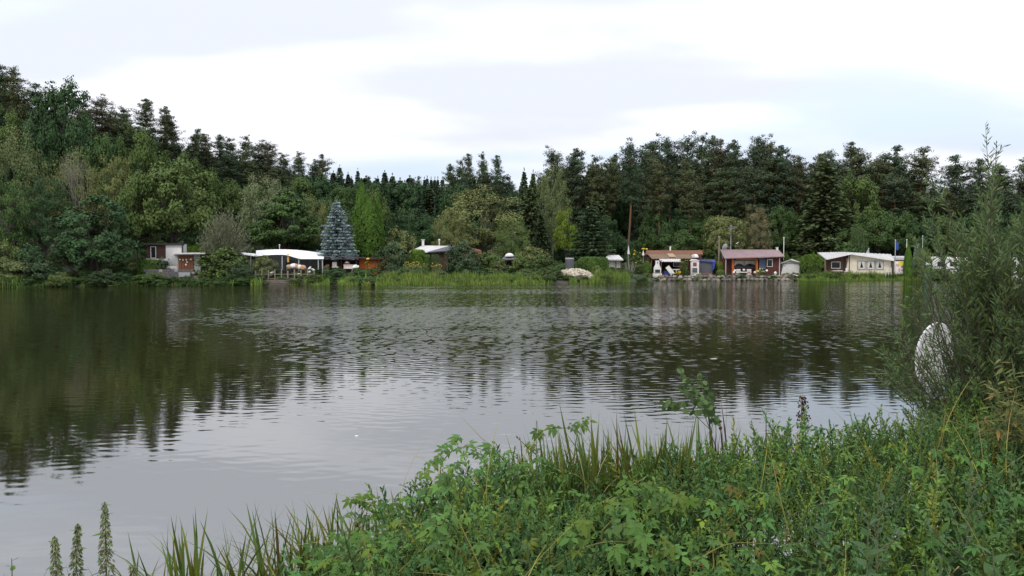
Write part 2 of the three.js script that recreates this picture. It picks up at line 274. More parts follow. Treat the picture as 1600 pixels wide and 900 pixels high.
function columnTree(seed) {                                          // clipped-looking thuja, unit height and width
  const r = mulberry(seed), crown = new Geo(), wood = new Geo();
  wood.tube([V(0, -0.02, 0), V(0, 0.5, 0)], [0.06, 0.03], 6);
  for (let k = 0; k < 5200; k++) {
    const t = Math.pow(r(), 0.85), y = 0.07 + 0.92 * t, a = r() * 6.28, prof = Math.pow(Math.sin(Math.PI * Math.pow(0.14 + 0.86 * (1 - t), 1.0) * 0.62 + 0.05), 0.8) * (1 - 0.85 * Math.pow(t, 5)), lump = 0.9 + 0.16 * vnoise(a * 2.2, y * 11, seed);
    const q = 0.5 * prof * lump * (0.8 + 0.22 * r()), p = V(Math.cos(a) * q, y, Math.sin(a) * q), out = V(Math.cos(a), 0.5, Math.sin(a));
    const nn = out.add(dirRand(r).multiplyScalar(0.6)).normalize(), up = V((r() - 0.5) * 0.6, 1, (r() - 0.5) * 0.6), u = up.addScaledVector(nn, -up.dot(nn)).normalize(), v = V().crossVectors(nn, u), s = 0.6 + 0.7 * r(), j = (0.75 + 0.5 * vnoise(a * 3, y * 16, seed + 3)) * (0.8 + 0.4 * r());
    crown.leaf(p, u.multiplyScalar(0.020 * s), v.multiplyScalar(0.042 * s), [j, j, j * 0.9]);
  }
  return { crown: crown.geometry(), trunk: wood.geometry(), H: 1, W: 0.92 };
}
function weepingTree(seed, o = {}) {                                 // birch or willow with hanging strands, unit height and width
  const r = mulberry(seed), crown = new Geo(), wood = new Geo(), tr = 0.02;
  wood.tube([V(0, -0.02, 0), V(0.01, 0.4, 0), V(0, 0.9, 0.01)], [tr, tr * 0.8, tr * 0.2], 6);
  for (let k = 0; k < (o.strands ?? 260); k++) {
    const t = Math.pow(r(), 0.8), y = 0.25 + 0.73 * t, a = r() * 6.28, reach = 0.48 * Math.sqrt(Math.max(0.02, Math.sin(Math.PI * Math.min(1, 0.12 + 0.88 * (1 - t))) * 0.55 + 0.45 * (1 - t))) * (0.45 + 0.6 * r()), len = (o.len ?? 0.16) * (0.5 + r()), tone = 0.75 + 0.5 * r();
    const c = V(Math.cos(a) * reach, y, Math.sin(a) * reach);
    if (k % 5 === 0) limb(wood, r, V(0, Math.max(0.2, y - 0.18), 0), c, tr * 0.35, tr * 0.08);
    const n = o.per ?? 26;
    for (let m = 0; m < n; m++) {
      const f = r(), p = V(c.x + (r() - 0.5) * 0.035 + Math.cos(a) * f * 0.02, y - f * len, c.z + (r() - 0.5) * 0.035), nn = dirRand(r); nn.y *= 0.5; nn.normalize();
      const d = V((r() - 0.5) * 0.7, -1, (r() - 0.5) * 0.7), u = d.addScaledVector(nn, -d.dot(nn)).normalize(), v = V().crossVectors(nn, u), s = (o.leaf ?? 0.02) * (0.6 + 0.8 * r()), j = tone * (0.8 + 0.4 * r());
      crown.leaf(p, u.multiplyScalar(s), v.multiplyScalar(s * 0.5), [j, j, j]);
    }
  }
  return { crown: crown.geometry(), trunk: wood.geometry(), H: 1, W: 1 };
}
function besomTree(seed) {                                           // pollarded willow: a broom of straight thin shoots, unit size
  const r = mulberry(seed), crown = new Geo(), wood = new Geo();
  wood.tube([V(0, -0.02, 0), V(0.01, 0.22, 0)], [0.045, 0.05], 7);
  for (let k = 0; k < 420; k++) {
    const a = r() * 6.28, tilt = Math.pow(r(), 0.7) * 1.15, L = (0.62 + 0.2 * r()) * lerp(1, 0.72, tilt / 1.15), d = V(Math.sin(tilt) * Math.cos(a), Math.cos(tilt), Math.sin(tilt) * Math.sin(a)), s = V((r() - 0.5) * 0.12, 0.22 + 0.05 * r(), (r() - 0.5) * 0.12);
    if (k % 3 === 0) wood.tube([s, s.clone().addScaledVector(d, L * 0.9)], [0.004, 0.0015], 3, [1.2, 1.1, 0.8]);
    const tone = 0.75 + 0.5 * r();
    for (let m = 0; m < 24; m++) {
      const f = 0.28 + 0.72 * r(), p = s.clone().addScaledVector(d, L * f); p.y -= 0.06 * f * f * tilt; p.add(dirRand(r).multiplyScalar(0.012));
      const u = d.clone().add(dirRand(r).multiplyScalar(0.55)).normalize(), nn = dirRand(r), v = V().crossVectors(nn, u).normalize(), q = 0.017 * (0.6 + 0.8 * r()), j = tone * (0.8 + 0.4 * r());
      crown.leaf(p, u.multiplyScalar(q), v.multiplyScalar(q * 0.34), [j, j, j]);
    }
  }
  return { crown: crown.geometry(), trunk: wood.geometry(), H: 1, W: 1.25 };
}
function bareTree(seed) {
  const r = mulberry(seed), wood = new Geo();
  const grow = (p, d, L, rad, lv) => { const e = p.clone().addScaledVector(d, L); limb(wood, r, p, e, rad, rad * 0.6, 0.07, [1, 1, 1], lv > 3 ? 3 : 5); if (lv < 5) for (let k = 0; k < (lv < 2 ? 3 : 3); k++) grow(e, d.clone().add(dirRand(r).multiplyScalar(0.62)).add(V(0, 0.14, 0)).normalize(), L * (0.6 + 0.22 * r()), rad * 0.58, lv + 1); };
  grow(V(0, -0.02, 0), V(0.03, 1, 0).normalize(), 0.34, 0.018, 0);
  return { crown: null, trunk: wood.geometry(), H: 1, W: 0.8 };
}
function hedgeGeo(seed, w, h, d, leaf, n, round = 0.35) {            // clipped block of small leaves, metres
  const r = mulberry(seed), g = new Geo(), e = lerp(8, 2.2, round);
  for (let k = 0; k < n; k++) {
    const q = dirRand(r), s = Math.pow(Math.abs(q.x) ** e + Math.abs(q.y) ** e + Math.abs(q.z) ** e, -1 / e), l = s * (0.86 + 0.14 * r()) * (0.94 + 0.1 * vnoise(q.x * 6 + 20, q.z * 6 + q.y * 5, seed));
    const p = V(q.x * l * w / 2, h / 2 + q.y * l * h / 2, q.z * l * d / 2), nn = q.clone().add(dirRand(r).multiplyScalar(0.8)).normalize(), t = dirRand(r), u = t.addScaledVector(nn, -t.dot(nn)).normalize(), v = V().crossVectors(nn, u), z = leaf * (0.6 + 0.8 * r()), j = (0.8 + 0.35 * vnoise(p.x * 2 + 9, p.y * 2 + p.z, seed + 5)) * (0.78 + 0.44 * r());
    g.leaf(p, u.multiplyScalar(z), v.multiplyScalar(z * 0.6), [j, j, j * 0.95]);
  }
  return g.geometry();
}
const barkPine = new THREE.MeshStandardMaterial({ color: C(0.16, 0.115, 0.08), vertexColors: true, roughness: 0.95 });
const barkGrey = new THREE.MeshStandardMaterial({ color: C(0.075, 0.062, 0.05), vertexColors: true, roughness: 0.95 });
const barkPale = new THREE.MeshStandardMaterial({ color: C(0.20, 0.18, 0.15), vertexColors: true, roughness: 0.95 });
const TONE = {
  pine: [leafMat(0.070, 0.098, 0.042), leafMat(0.060, 0.088, 0.045), leafMat(0.082, 0.100, 0.042), leafMat(0.052, 0.084, 0.043), leafMat(0.090, 0.092, 0.048)],
  spruce: [leafMat(0.050, 0.078, 0.032), leafMat(0.044, 0.072, 0.038), leafMat(0.066, 0.088, 0.034)],
  dark: [leafMat(0.060, 0.104, 0.030), leafMat(0.044, 0.086, 0.032), leafMat(0.080, 0.120, 0.032)],
  mid: [leafMat(0.094, 0.136, 0.038), leafMat(0.112, 0.150, 0.042), leafMat(0.084, 0.132, 0.046)],
  olive: [leafMat(0.150, 0.170, 0.058), leafMat(0.132, 0.162, 0.062)],
  pale: [leafMat(0.175, 0.205, 0.100)],
  grey: [leafMat(0.150, 0.165, 0.096)],
  lime: [leafMat(0.130, 0.190, 0.024)],
  blue: [leafMat(0.250, 0.315, 0.320)],
  thuja: [leafMat(0.054, 0.108, 0.016)],
  brown: [leafMat(0.150, 0.135, 0.066)],
  hedge: [leafMat(0.072, 0.130, 0.028)],
  bright: [leafMat(0.095, 0.165, 0.024)],
  deep: [leafMat(0.056, 0.088, 0.040)],
};
const PROTO = {
  broad: [broadTree(11, {}), broadTree(12, { clumps: 110, clump: 0.085 }), broadTree(13, { clumps: 80, clump: 0.11, flat: 0.6 })],
  maple: [broadTree(21, { clumps: 150, per: 80, clump: 0.075, leaf: 0.0165, foot: -0.06, flat: 0.55 }), broadTree(22, { clumps: 140, per: 80, clump: 0.08, leaf: 0.017, foot: 0.05, flat: 0.5, shape: 2 })],
  fine: [broadTree(31, { clumps: 130, per: 110, clump: 0.075, leaf: 0.012, slim: 0.45, foot: 0.08 }), broadTree(32, { clumps: 120, per: 110, clump: 0.085, leaf: 0.012, slim: 0.4, foot: 0.05, hang: 0.6 })],
  bush: [broadTree(41, { clumps: 70, per: 60, clump: 0.13, leaf: 0.030, foot: -0.08, trunk: 0.012 }), broadTree(42, { clumps: 60, per: 60, clump: 0.14, leaf: 0.028, foot: -0.1, trunk: 0.012 }), broadTree(43, { clumps: 80, per: 60, clump: 0.11, leaf: 0.026, foot: -0.08, flat: 0.9, trunk: 0.012, slim: 0.4 })],
  pine: [pineTree(51), pineTree(52, { base: 0.5, whorls: 11 }), pineTree(53, { base: 0.36, whorls: 15, wide: 0.9 }), pineTree(54, { base: 0.30, whorls: 16, wide: 1.05 }), pineTree(55, { base: 0.55, whorls: 10, wide: 1.1 }), pineTree(56, { base: 0.25, whorls: 17, wide: 0.95 })],
  spruce: [spruceTree(61, {}), spruceTree(62, { half: 1.9, pow: 0.95, hang: 0.4 }), spruceTree(63, { tiers: 24, half: 2.5, droop: 0.32, hang: 0.45, per: 8 })],
  blue: [spruceTree(65, { tiers: 19, half: 2.6, arms: 17, per: 12, size: 0.115, droop: 0.14, pow: 0.72, foot: 0.06, hang: 0.30 })],
  wide: [spruceTree(66, { tiers: 17, half: 2.9, arms: 16, per: 12, size: 0.13, droop: 0.16, pow: 0.62, foot: 0.03, hang: 0.36 })],
  column: [columnTree(71)],
  weep: [weepingTree(75, { strands: 420, len: 0.075, per: 18 }), weepingTree(76, { strands: 230, len: 0.24, leaf: 0.017 })],
  besom: [besomTree(78)],
  bare: [bareTree(79)],
};
const WORD = { pine: 'tall_pine_tree', spruce: 'spruce_tree', blue: 'blue_spruce_tree', wide: 'broad_spruce_tree', column: 'columnar_thuja_tree', broad: 'broadleaf_tree', maple: 'maple_tree', fine: 'willow_tree', weep: 'weeping_tree', besom: 'pollard_willow_tree', bare: 'bare_dead_tree', bush: 'shrub' };
const CATEGORY = { bush: 'shrub' };
let turnSeed = mulberry(4242);
// kind, tone, photo column of the stem, photo row of the top, depth, crown width in photo pixels
function plant(kind, tone, px, py, d, w, label, group, o = {}) {
  const list = PROTO[kind], r = turnSeed, k = o.variant ?? (r() * list.length | 0), pr = list[k], tn = TONE[tone], mat = tn[o.shade ?? (r() * tn.length | 0)];
  const x = X(px, d), y0 = (o.base != null ? Y(o.base, d) : groundY(x, -d)), top = Y(py, d);
  const gy = groundY(x, -d), lift = y0 - gy > 0.4 ? y0 - gy : 0;      // crown carried on a bare stem
  const t = thing(o.name ?? WORD[kind], label, o.category ?? CATEGORY[kind] ?? 'tree', [x, (lift ? gy : y0) - 0.02, -d], group);
  const sy = (top - y0) / pr.H, sx = w * (kind === 'pine' ? 1.4 : 1) * M(d) / pr.W;
  t.scale.set(sx, sy, sx * (o.deep ?? 1)); t.rotation.y = r() * 6.28;
  if (lift) { const g = new THREE.CylinderGeometry(0.11 / sx, 0.15 / sx, (lift + 0.7) / sy, 8); g.translate(0, (lift + 0.5) / 2 / sy, 0); g.setAttribute('color', new THREE.Float32BufferAttribute(new Float32Array(g.attributes.position.count * 3).fill(1.4), 3)); mesh('trunk', g, barkGrey, t); }
  if (pr.trunk) mesh(kind === 'bush' ? 'stem' : 'trunk', pr.trunk, kind === 'pine' ? barkPine : kind === 'bare' || o.birch ? barkPale : barkGrey, t);
  if (pr.crown) mesh(kind === 'bush' ? 'foliage' : 'crown', pr.crown, mat, t);
  if (lift) t.children.slice(1).forEach(m => { m.position.y = lift / sy; });
  return t;
}
const NTH = ['first', 'second', 'third', 'fourth', 'fifth', 'sixth', 'seventh', 'eighth', 'ninth', 'tenth', 'eleventh', 'twelfth', 'thirteenth', 'fourteenth', 'fifteenth', 'sixteenth', 'seventeenth', 'eighteenth', 'nineteenth', 'twentieth'];
// a run of forest trees: each is named by its turn along the run
function run(kind, tone, what, where, group, rows) { rows.sort((a, b) => a[0] - b[0]).forEach(([px, py, d, w, o], i) => plant(kind, o?.tone ?? tone, px, py, d, w, `${NTH[i]} ${what} from the left ${where}`, group, o)); }

run('pine', 'pine', 'dark pine', 'on the left hill skyline', 'pines on the left hill', [[4, 99, 108, 44], [34, 108, 106, 46], [62, 128, 112, 40], [160, 153, 118, 42], [205, 168, 116, 36], [228, 155, 116, 44], [256, 165, 118, 34], [276, 180, 120, 36], [303, 200, 122, 36], [-40, 95, 106, 46], [130, 160, 122, 50], [185, 175, 124, 50]]);
run('pine', 'pine', 'dark pine', 'on the slope behind the white tent', 'pines on the falling slope', [[331, 208, 126, 34], [348, 209, 128, 30], [366, 214, 128, 30], [384, 213, 128, 32], [403, 224, 132, 34], [424, 221, 132, 34], [447, 239, 136, 32], [468, 236, 136, 30], [492, 248, 140, 32], [507, 240, 138, 28], [315, 232, 124, 40], [355, 240, 122, 40], [395, 250, 124, 40], [440, 262, 128, 40]]);
run('spruce', 'spruce', 'far dark spruce', 'on the skyline behind the thujas', 'far spruces in the middle', [[522, 266, 158, 39], [532, 257, 160, 39], [545, 268, 160, 29], [560, 262, 160, 29], [573, 274, 162, 64], [588, 278, 160, 64], [602, 265, 162, 39], [614, 270, 158, 46], [626, 277, 162, 55], [641, 273, 162, 55], [654, 283, 160, 46], [666, 285, 158, 55], [678, 282, 160, 64], [692, 275, 158, 39]]);
run('pine', 'pine', 'slim pine', 'on the skyline above the grey roof', 'pines above the grey roof', [[706, 255, 146, 26], [716, 250, 146, 26], [738, 239, 142, 24], [757, 240, 142, 26], [783, 241, 142, 24], [728, 268, 148, 34], [770, 268, 146, 34], [800, 275, 146, 34]]);
run('spruce', 'spruce', 'dark pointed spruce', 'in the wood above the reed bed', 'spruces above the reed bed', [[598, 300, 138, 50], [640, 300, 134, 56], [672, 290, 136, 52], [704, 285, 134, 54], [735, 290, 132, 56], [768, 285, 130, 54], [660, 318, 122, 56], [615, 312, 124, 56], [819, 261, 128, 36], [833, 264, 132, 34], [828, 288, 112, 62], [795, 300, 122, 50], [850, 296, 122, 54]]);
run('pine', 'pine', 'tall pine', 'in the wood around the pale birch', 'pines around the birch', [[868, 234, 132, 40], [888, 244, 136, 40], [908, 231, 130, 48], [932, 242, 128, 40], [951, 242, 130, 38], [920, 262, 134, 46], [880, 262, 136, 46]]);
run('pine', 'pine', 'tall pine', 'in the wood behind the mauve roof', 'pines behind the brown and mauve roofs', [[983, 224, 111, 46, { variant: 4 }], [1004, 221, 126, 52, { variant: 1 }], [1018, 224, 124, 50], [1046, 214, 128, 48], [1068, 213, 127, 44], [1092, 212, 128, 42, { variant: 5 }], [1106, 211, 130, 38], [1126, 215, 128, 46], [1141, 219, 127, 44], [1171, 214, 128, 48, { variant: 5 }], [1186, 217, 130, 42], [1210, 224, 128, 46], [1227, 226, 127, 44], [1030, 248, 112, 46, { variant: 4 }], [1080, 252, 111, 46, { variant: 1 }], [1132, 262, 122, 52], [1178, 258, 121, 52], [1158, 250, 128, 50], [1056, 240, 132, 50], [1110, 240, 132, 50]]);
run('pine', 'pine', 'tall pine', 'in the wood behind the cream house', 'pines behind the cream house', [[1248, 240, 128, 42], [1271, 240, 127, 42], [1286, 236, 128, 36], [1300, 238, 126, 40], [1322, 219, 126, 44, { variant: 0 }], [1343, 235, 127, 46], [1362, 248, 128, 44], [1376, 239, 124, 48], [1394, 226, 124, 46, { variant: 3 }], [1412, 256, 126, 42], [1435, 228, 122, 54, { variant: 3 }], [1345, 272, 120, 54], [1395, 268, 119, 56], [1440, 300, 118, 54], [1318, 262, 122, 52], [1455, 310, 122, 50]]);
run('pine', 'pine', 'dark pine', 'beyond the near willow bush', 'pines beyond the willow bush', [[1495, 241, 122, 58, { variant: 3 }], [1523, 247, 124, 38], [1558, 256, 120, 60], [1593, 243, 122, 56], [1480, 296, 118, 44], [1515, 290, 118, 60], [1580, 300, 116, 60], [1630, 240, 120, 60], [1670, 246, 120, 60]]);
// darker under-storey inside the wood
run('broad', 'dark', 'shady broadleaf tree', 'at the forest foot behind the brown roof', 'shady trees under the pines', [[948, 335, 118, 46], [1022, 326, 113, 56], [1048, 318, 112, 70], [1076, 325, 113, 70], [1108, 335, 112, 54], [1060, 350, 108, 70]]);
run('broad', 'dark', 'shady broadleaf tree', 'at the forest foot behind the cream house', 'shady trees under the pines', [[1215, 320, 116, 56], [1250, 330, 116, 60], [1340, 268, 115, 84], [1372, 318, 112, 72], [1405, 330, 112, 66], [1438, 330, 112, 66], [1330, 340, 110, 60], [1470, 335, 112, 70], [1520, 330, 112, 80], [1570, 330, 112, 80], [1625, 320, 112, 80]]);
run('spruce', 'spruce', 'dark spruce', 'under the pines above the quay', 'spruces under the pines', [[940, 300, 126, 60], [1020, 300, 126, 60], [1070, 300, 124, 60], [1120, 305, 124, 60], [1165, 300, 122, 60], [1210, 295, 122, 60], [1260, 300, 124, 60], [1415, 300, 122, 60], [1370, 305, 124, 56]]);
plant('spruce', 'spruce', 1289, 248, 113, 118, 'broad dark spruce with drooping boughs behind the cream house ridge', null, { variant: 2, shade: 2 });
plant('weep', 'mid', 1340, 352, 108, 36, 'small hanging-leaved tree right behind the cream house ridge', null, { variant: 1, shade: 2 });
// left hill broadleaf trees
run('broad', 'dark', 'dark green broadleaf tree', 'half way up the left hill', 'broadleaf trees on the left hill', [[100, 121, 102, 104, { variant: 1, shade: 1 }], [70, 165, 99, 70, { shade: 1 }], [135, 178, 97, 74, { shade: 1 }], [170, 190, 96, 72, { shade: 0 }], [215, 192, 98, 76, { shade: 2 }], [250, 215, 100, 60, { shade: 2 }], [290, 236, 104, 60], [325, 258, 106, 60], [355, 268, 108, 56], [15, 165, 100, 60]]);
run('broad', 'dark', 'dark broadleaf tree', 'on the slope above the white tent roof', 'broadleaf trees above the tent', [[470, 275, 122, 60], [505, 276, 124, 62], [540, 282, 124, 62], [585, 292, 118, 54, { tone: 'mid' }], [395, 280, 112, 60], [520, 305, 110, 60, { tone: 'mid', shade: 2 }]]);
plant('fine', 'olive', 22, 186, 88, 110, 'pale green hanging-leaved tree at the left edge of the hill');
plant('fine', 'dark', 8, 262, 80, 110, 'mid green willow tree low at the left picture edge');
plant('fine', 'dark', 70, 272, 82, 96, 'rounded willow tree between the left edge and the bare dead tree');
plant('fine', 'olive', 116, 224, 88, 92, 'olive domed willow tree with the bare dead tree before it');
plant('fine', 'olive', 178, 236, 87, 88, 'yellowish domed willow tree right of the bare dead tree');
plant('bare', 'brown', 131, 238, 84.5, 62, 'leafless grey dead tree among the willows on the left slope');
plant('broad', 'mid', 270, 248, 86, 152, 'large rounded green tree behind the brown and white cabin', null, { variant: 1, shade: 0 });
plant('broad', 'dark', 215, 262, 84, 74, 'dark green tree peeping between the shore maple and the cabin');
plant('maple', 'dark', 145, 299, 77.5, 150, 'big round dark maple standing right at the water left of the cabin', null, { variant: 0, shade: 1, base: 446 });
plant('fine', 'pale', 413, 262, 100, 90, 'silvery pale willow tree rising behind the white tent', null, { variant: 1 });
plant('maple', 'dark', 444, 288, 92, 138, 'dark layered maple directly behind the white tent roof', null, { variant: 1, shade: 0 });
plant('fine', 'olive', 490, 300, 96, 60, 'olive willow tree between the dark maple and the blue spruce');
plant('besom', 'grey', 352, 323, 81, 104, 'grey-green pollard willow with a broom of thin upright shoots');
plant('blue', 'blue', 527, 311, 84.5, 60, 'silvery blue spruce beside the white tent', null, { base: 408 });
plant('column', 'thuja', 566, 279, 90, 30, 'tallest of the three columnar thujas, at their left', 'columnar thujas', { base: 408 });
plant('column', 'thuja', 577, 302, 88.5, 34, 'broad middle one of the three columnar thujas', 'columnar thujas', { base: 408 });
plant('column', 'thuja', 591, 301, 90, 20, 'slim right one of the three columnar thujas', 'columnar thujas', { base: 408 });
// middle shore trees
plant('fine', 'olive', 752, 288, 98, 156, 'large olive willow tree behind the reed bed', null, { variant: 0 });
plant('fine', 'olive', 700, 330, 94, 66, 'small olive willow tree over the light grey roof', null, { variant: 1 });
plant('fine', 'mid', 800, 335, 92, 74, 'feathery green tree right of the large olive willow', null, { variant: 1 });
plant('fine', 'olive', 863, 249, 117, 66, 'pale birch with hanging twigs before the pines', null, { variant: 1, birch: true });
plant('broad', 'lime', 884, 324, 102, 46, 'yellow-green tree between birch and broad dark spruce', null, { variant: 2 });
plant('wide', 'deep', 924, 317, 97, 72, 'broad dark green spruce behind the clipped hedge', null, { base: 410 });
plant('spruce', 'spruce', 845, 330, 104, 44, 'narrow dark spruce left of the yellow-green tree');
plant('broad', 'olive', 1131, 327, 106, 74, 'olive rounded tree behind the mauve roof', null, { variant: 0, shade: 0 });
plant('fine', 'brown', 1180, 318, 107, 56, 'brownish withering tree behind the mauve roof', null, { variant: 0 });
plant('broad', 'olive', 1160, 345, 107, 46, 'thin olive tree between the rounded tree and the brownish tree', null, { variant: 2, shade: 1 });

{ // the wood goes on behind the trees one can tell apart: one far mass of conifers and broadleaf trees
  const r = mulberry(909), g = new Geo();
  const w = new THREE.Group(); w.name = 'forest'; scene.add(w); tag(w, 'dense dark forest mass filling the slope behind the front trees', 'forest', null, 'stuff');
  const add = (name, geo, mat, list) => { const m = new THREE.InstancedMesh(geo, mat, list.length), q = new THREE.Object3D(); list.forEach(([x, y, z, sx, sy], i) => { q.position.set(x, y, z); q.scale.set(sx, sy, sx); q.rotation.y = r() * 6.28; q.updateMatrix(); m.setMatrixAt(i, q.matrix); }); m.name = name; m.castShadow = m.receiveShadow = true; m.userData.kind = 'stuff'; w.add(m); };
  const sky = [[-200, 110], [0, 128], [60, 150], [150, 186], [220, 195], [300, 226], [400, 246], [470, 262], [530, 272], [700, 272], [760, 268], [820, 282], [870, 262], [980, 246], [1240, 248], [1400, 258], [1470, 290], [1700, 270]];
  const A = [], B = [], D = [];
  for (let k = 0; k < 760; k++) {
    const px = -320 + r() * 2300, d = 132 + 60 * Math.pow(r(), 1.3), x = X(px, d), y = groundY(x, -d), top = Y(table(sky, px) + 24 * r() * r(), d), h = Math.max(6, top - y);
    const q = r(); if (q < 0.45) A.push([x, y - 0.2, -d, 0.62 * (0.8 + 0.4 * r()) * h / 10, h / 10.1]); else if (q < 0.72) B.push([x, y - 0.2, -d, 6 + 3 * r(), h]); else D.push([x, y - 0.2, -d, 0.9 * h / 20, h / 20.2]);
  }
  for (let k = 0; k < 170; k++) { const px = 520 + r() * 1300, d = 116 + 16 * r(), x = X(px, d), y = groundY(x, -d); B.push([x, y - 1.2, -d, 4 + 3 * r(), 5.5 + 3.5 * r()]); }
  for (let k = 0; k < 130; k++) { const px = -260 + r() * 780, d = 96 + 30 * r(), x = X(px, d), y = groundY(x, -d); B.push([x, y - 1.2, -d, 4 + 3 * r(), 5 + 3.5 * r()]); }
  add('spruce_crowns', PROTO.spruce[1].crown, TONE.spruce[1], A); add('leafy_crowns', PROTO.broad[0].crown, TONE.dark[1], B); add('pine_crowns', PROTO.pine[5].crown, TONE.pine[3], D);
}
// ---------------------------------------------------------------- far shore: cabins, tents, fences, garden things
const mWhite = paint(0.78, 0.77, 0.74), mPlaster = paint(0.80, 0.79, 0.78), mCream = paint(0.86, 0.78, 0.62), mBrown = paint(0.085, 0.040, 0.028, 0.8, woodMap), mDoor = paint(0.20, 0.070, 0.025, 0.7, woodMap), mRed = paint(0.115, 0.030, 0.026, 0.75, woodMap), mOrange = paint(0.56, 0.135, 0.014, 0.7, woodMap), mGrey = paint(0.34, 0.35, 0.37), mDark = paint(0.035, 0.034, 0.034), mSlate = paint(0.105, 0.112, 0.13), mMauve = paint(0.30, 0.205, 0.215, 0.55), mRust = paint(0.20, 0.075, 0.035), mTan = paint(0.19, 0.125, 0.072), mTanPale = paint(0.40, 0.29, 0.19), mPaleRoof = paint(0.62, 0.60, 0.60, 0.5), mConcrete = paint(0.36, 0.33, 0.29, 0.9), mPost = paint(0.25, 0.215, 0.17, 0.9, woodMap), mBoard = paint(0.16, 0.145, 0.125, 0.9, woodMap), mSteel = new THREE.MeshStandardMaterial({ color: C(0.45, 0.46, 0.47), metalness: 0.6, roughness: 0.45 }), mBlue = paint(0.025, 0.075, 0.30), mTarp = paint(0.035, 0.06, 0.30), mBlueCloth = paint(0.16, 0.23, 0.36), mCurtain = paint(0.72, 0.70, 0.66), mFabric = paint(0.55, 0.30, 0.16), mYellow = paint(0.62, 0.44, 0.02), mFlowerRed = paint(0.42, 0.03, 0.02), mFlowerWhite = paint(0.78, 0.78, 0.72), mGreenDark = paint(0.018, 0.075, 0.055), mPink = paint(0.45, 0.20, 0.16);
const mStoneDull = paint(0.24, 0.22, 0.19, 0.95);
const mFrameGrey = paint(0.30, 0.32, 0.35);
const mGlass = new THREE.MeshPhysicalMaterial({ color: C(0.02, 0.022, 0.024), roughness: 0.06, metalness: 0, ior: 1.5 });
const mTent = new THREE.MeshPhysicalMaterial({ color: C(0.80, 0.79, 0.76), roughness: 0.85, transmission: 0.12, thickness: 0, side: THREE.DoubleSide });
const rel = (o, v) => v.clone().sub(o.position);
function spot(name, label, category, px, d, group, y) { const x = X(px, d); return thing(name, label, category, [x, y ?? groundY(x, -d), -d], group); }
// box whose front face fills photo columns px0..px1 and rows pyT..pyB at depth d, reaching th metres back; pyB null: down to the ground
function BX(o, name, mat, px0, px1, pyT, pyB, d, th, parent) {
  const a = at(px0, pyT, d), b = at(px1, pyT, d), bot = pyB == null ? o.position.y - 0.06 : Y(pyB, d);
  const g = new THREE.BoxGeometry(b.x - a.x, a.y - bot, th); g.translate((a.x + b.x) / 2 - o.position.x, (a.y + bot) / 2 - o.position.y, -d - th / 2 - o.position.z);
  return mesh(name, g, mat, parent ?? o);
}
function PX(o, name, mat, outline, d, th, parent) {                  // extruded outline
  const s = new THREE.Shape(outline.map(([px, py]) => { const p = rel(o, at(px, py == null ? 0 : py, d)); if (py == null) p.y = -0.06; return new THREE.Vector2(p.x, p.y); }));
  const g = new THREE.ExtrudeGeometry(s, { depth: th, bevelEnabled: false }); g.translate(0, 0, -d - th - o.position.z);
  return mesh(name, g, mat, parent ?? o);
}
function slab(o, name, mat, q, t, parent, corr = 0) {                // roof sheet: corners [px,py,d] front-left, front-right, back-right, back-left; t thick; corr: number of ribs
  const P = q.map(([px, py, d]) => rel(o, at(px, py, d))), n = corr ? corr * 4 : 1, p = [], idx = [], uv = [];
  for (let k = 0; k <= n; k++) { const f = k / n, lift = corr ? (k % 4 < 2 ? 0.04 : 0) : 0, a = P[0].clone().lerp(P[1], f), b = P[3].clone().lerp(P[2], f); for (const [v, s] of [[a, lift], [b, lift], [a, lift - t], [b, lift - t]]) { p.push(v.x, v.y + s, v.z); uv.push(f * 3, v === a ? 0 : 1); } }
  for (let k = 0; k < n; k++) { const a = k * 4, b = a + 4; idx.push(a, b, b + 1, a, b + 1, a + 1, a + 2, b + 3, b + 2, a + 2, a + 3, b + 3, a, a + 2, b + 2, a, b + 2, b, a + 1, b + 1, b + 3, a + 1, b + 3, a + 3); }
  idx.push(0, 1, 3, 0, 3, 2); const e = n * 4; idx.push(e, e + 3, e + 1, e, e + 2, e + 3);
  let g = new THREE.BufferGeometry(); g.setAttribute('position', new THREE.Float32BufferAttribute(p, 3)); g.setAttribute('uv', new THREE.Float32BufferAttribute(uv, 2)); g.setIndex(idx); g = g.toNonIndexed(); g.computeVertexNormals();
  return mesh(name, g, mat, parent ?? o);
}
function windowOn(o, px0, px1, pyT, pyB, d, frameMat, curtain) {     // frame with a recessed pane
  const w = new THREE.Group(); w.name = 'window'; o.add(w);
  const t = 0.9; for (const [a, b, c, e] of [[px0, px1, pyT, pyT + t], [px0, px1, pyB - t, pyB], [px0, px0 + t, pyT + t, pyB - t], [px1 - t, px1, pyT + t, pyB - t]]) BX(o, 'frame', frameMat, a, b, c, e, d - 0.06, 0.055, w);
  BX(o, 'pane', mGlass, px0 + t, px1 - t, pyT + t, pyB - t, d - 0.025, 0.02, w);
  if (curtain) { // two swags drawn to the sides
    const m = (px0 + px1) / 2, q = d - 0.031; for (const s of [-1, 1]) { const e = m + s * ((px1 - px0) / 2 - t); PX(o, 'curtain', mCurtain, s < 0 ? [[e, pyT + t], [m, pyT + t], [m - 0.4, pyT + 2.4], [m - 2.4, pyB - 3.2], [e, pyB - 2.6]] : [[m, pyT + t], [e, pyT + t], [e, pyB - 2.6], [m + 2.4, pyB - 3.2], [m + 0.4, pyT + 2.4]], q, 0.005, w); }
    BX(o, 'sill_curtain', mCurtain, px0 + t, px1 - t, pyB - 2.8, pyB - t, q, 0.005, w);
  }
  return w;
}
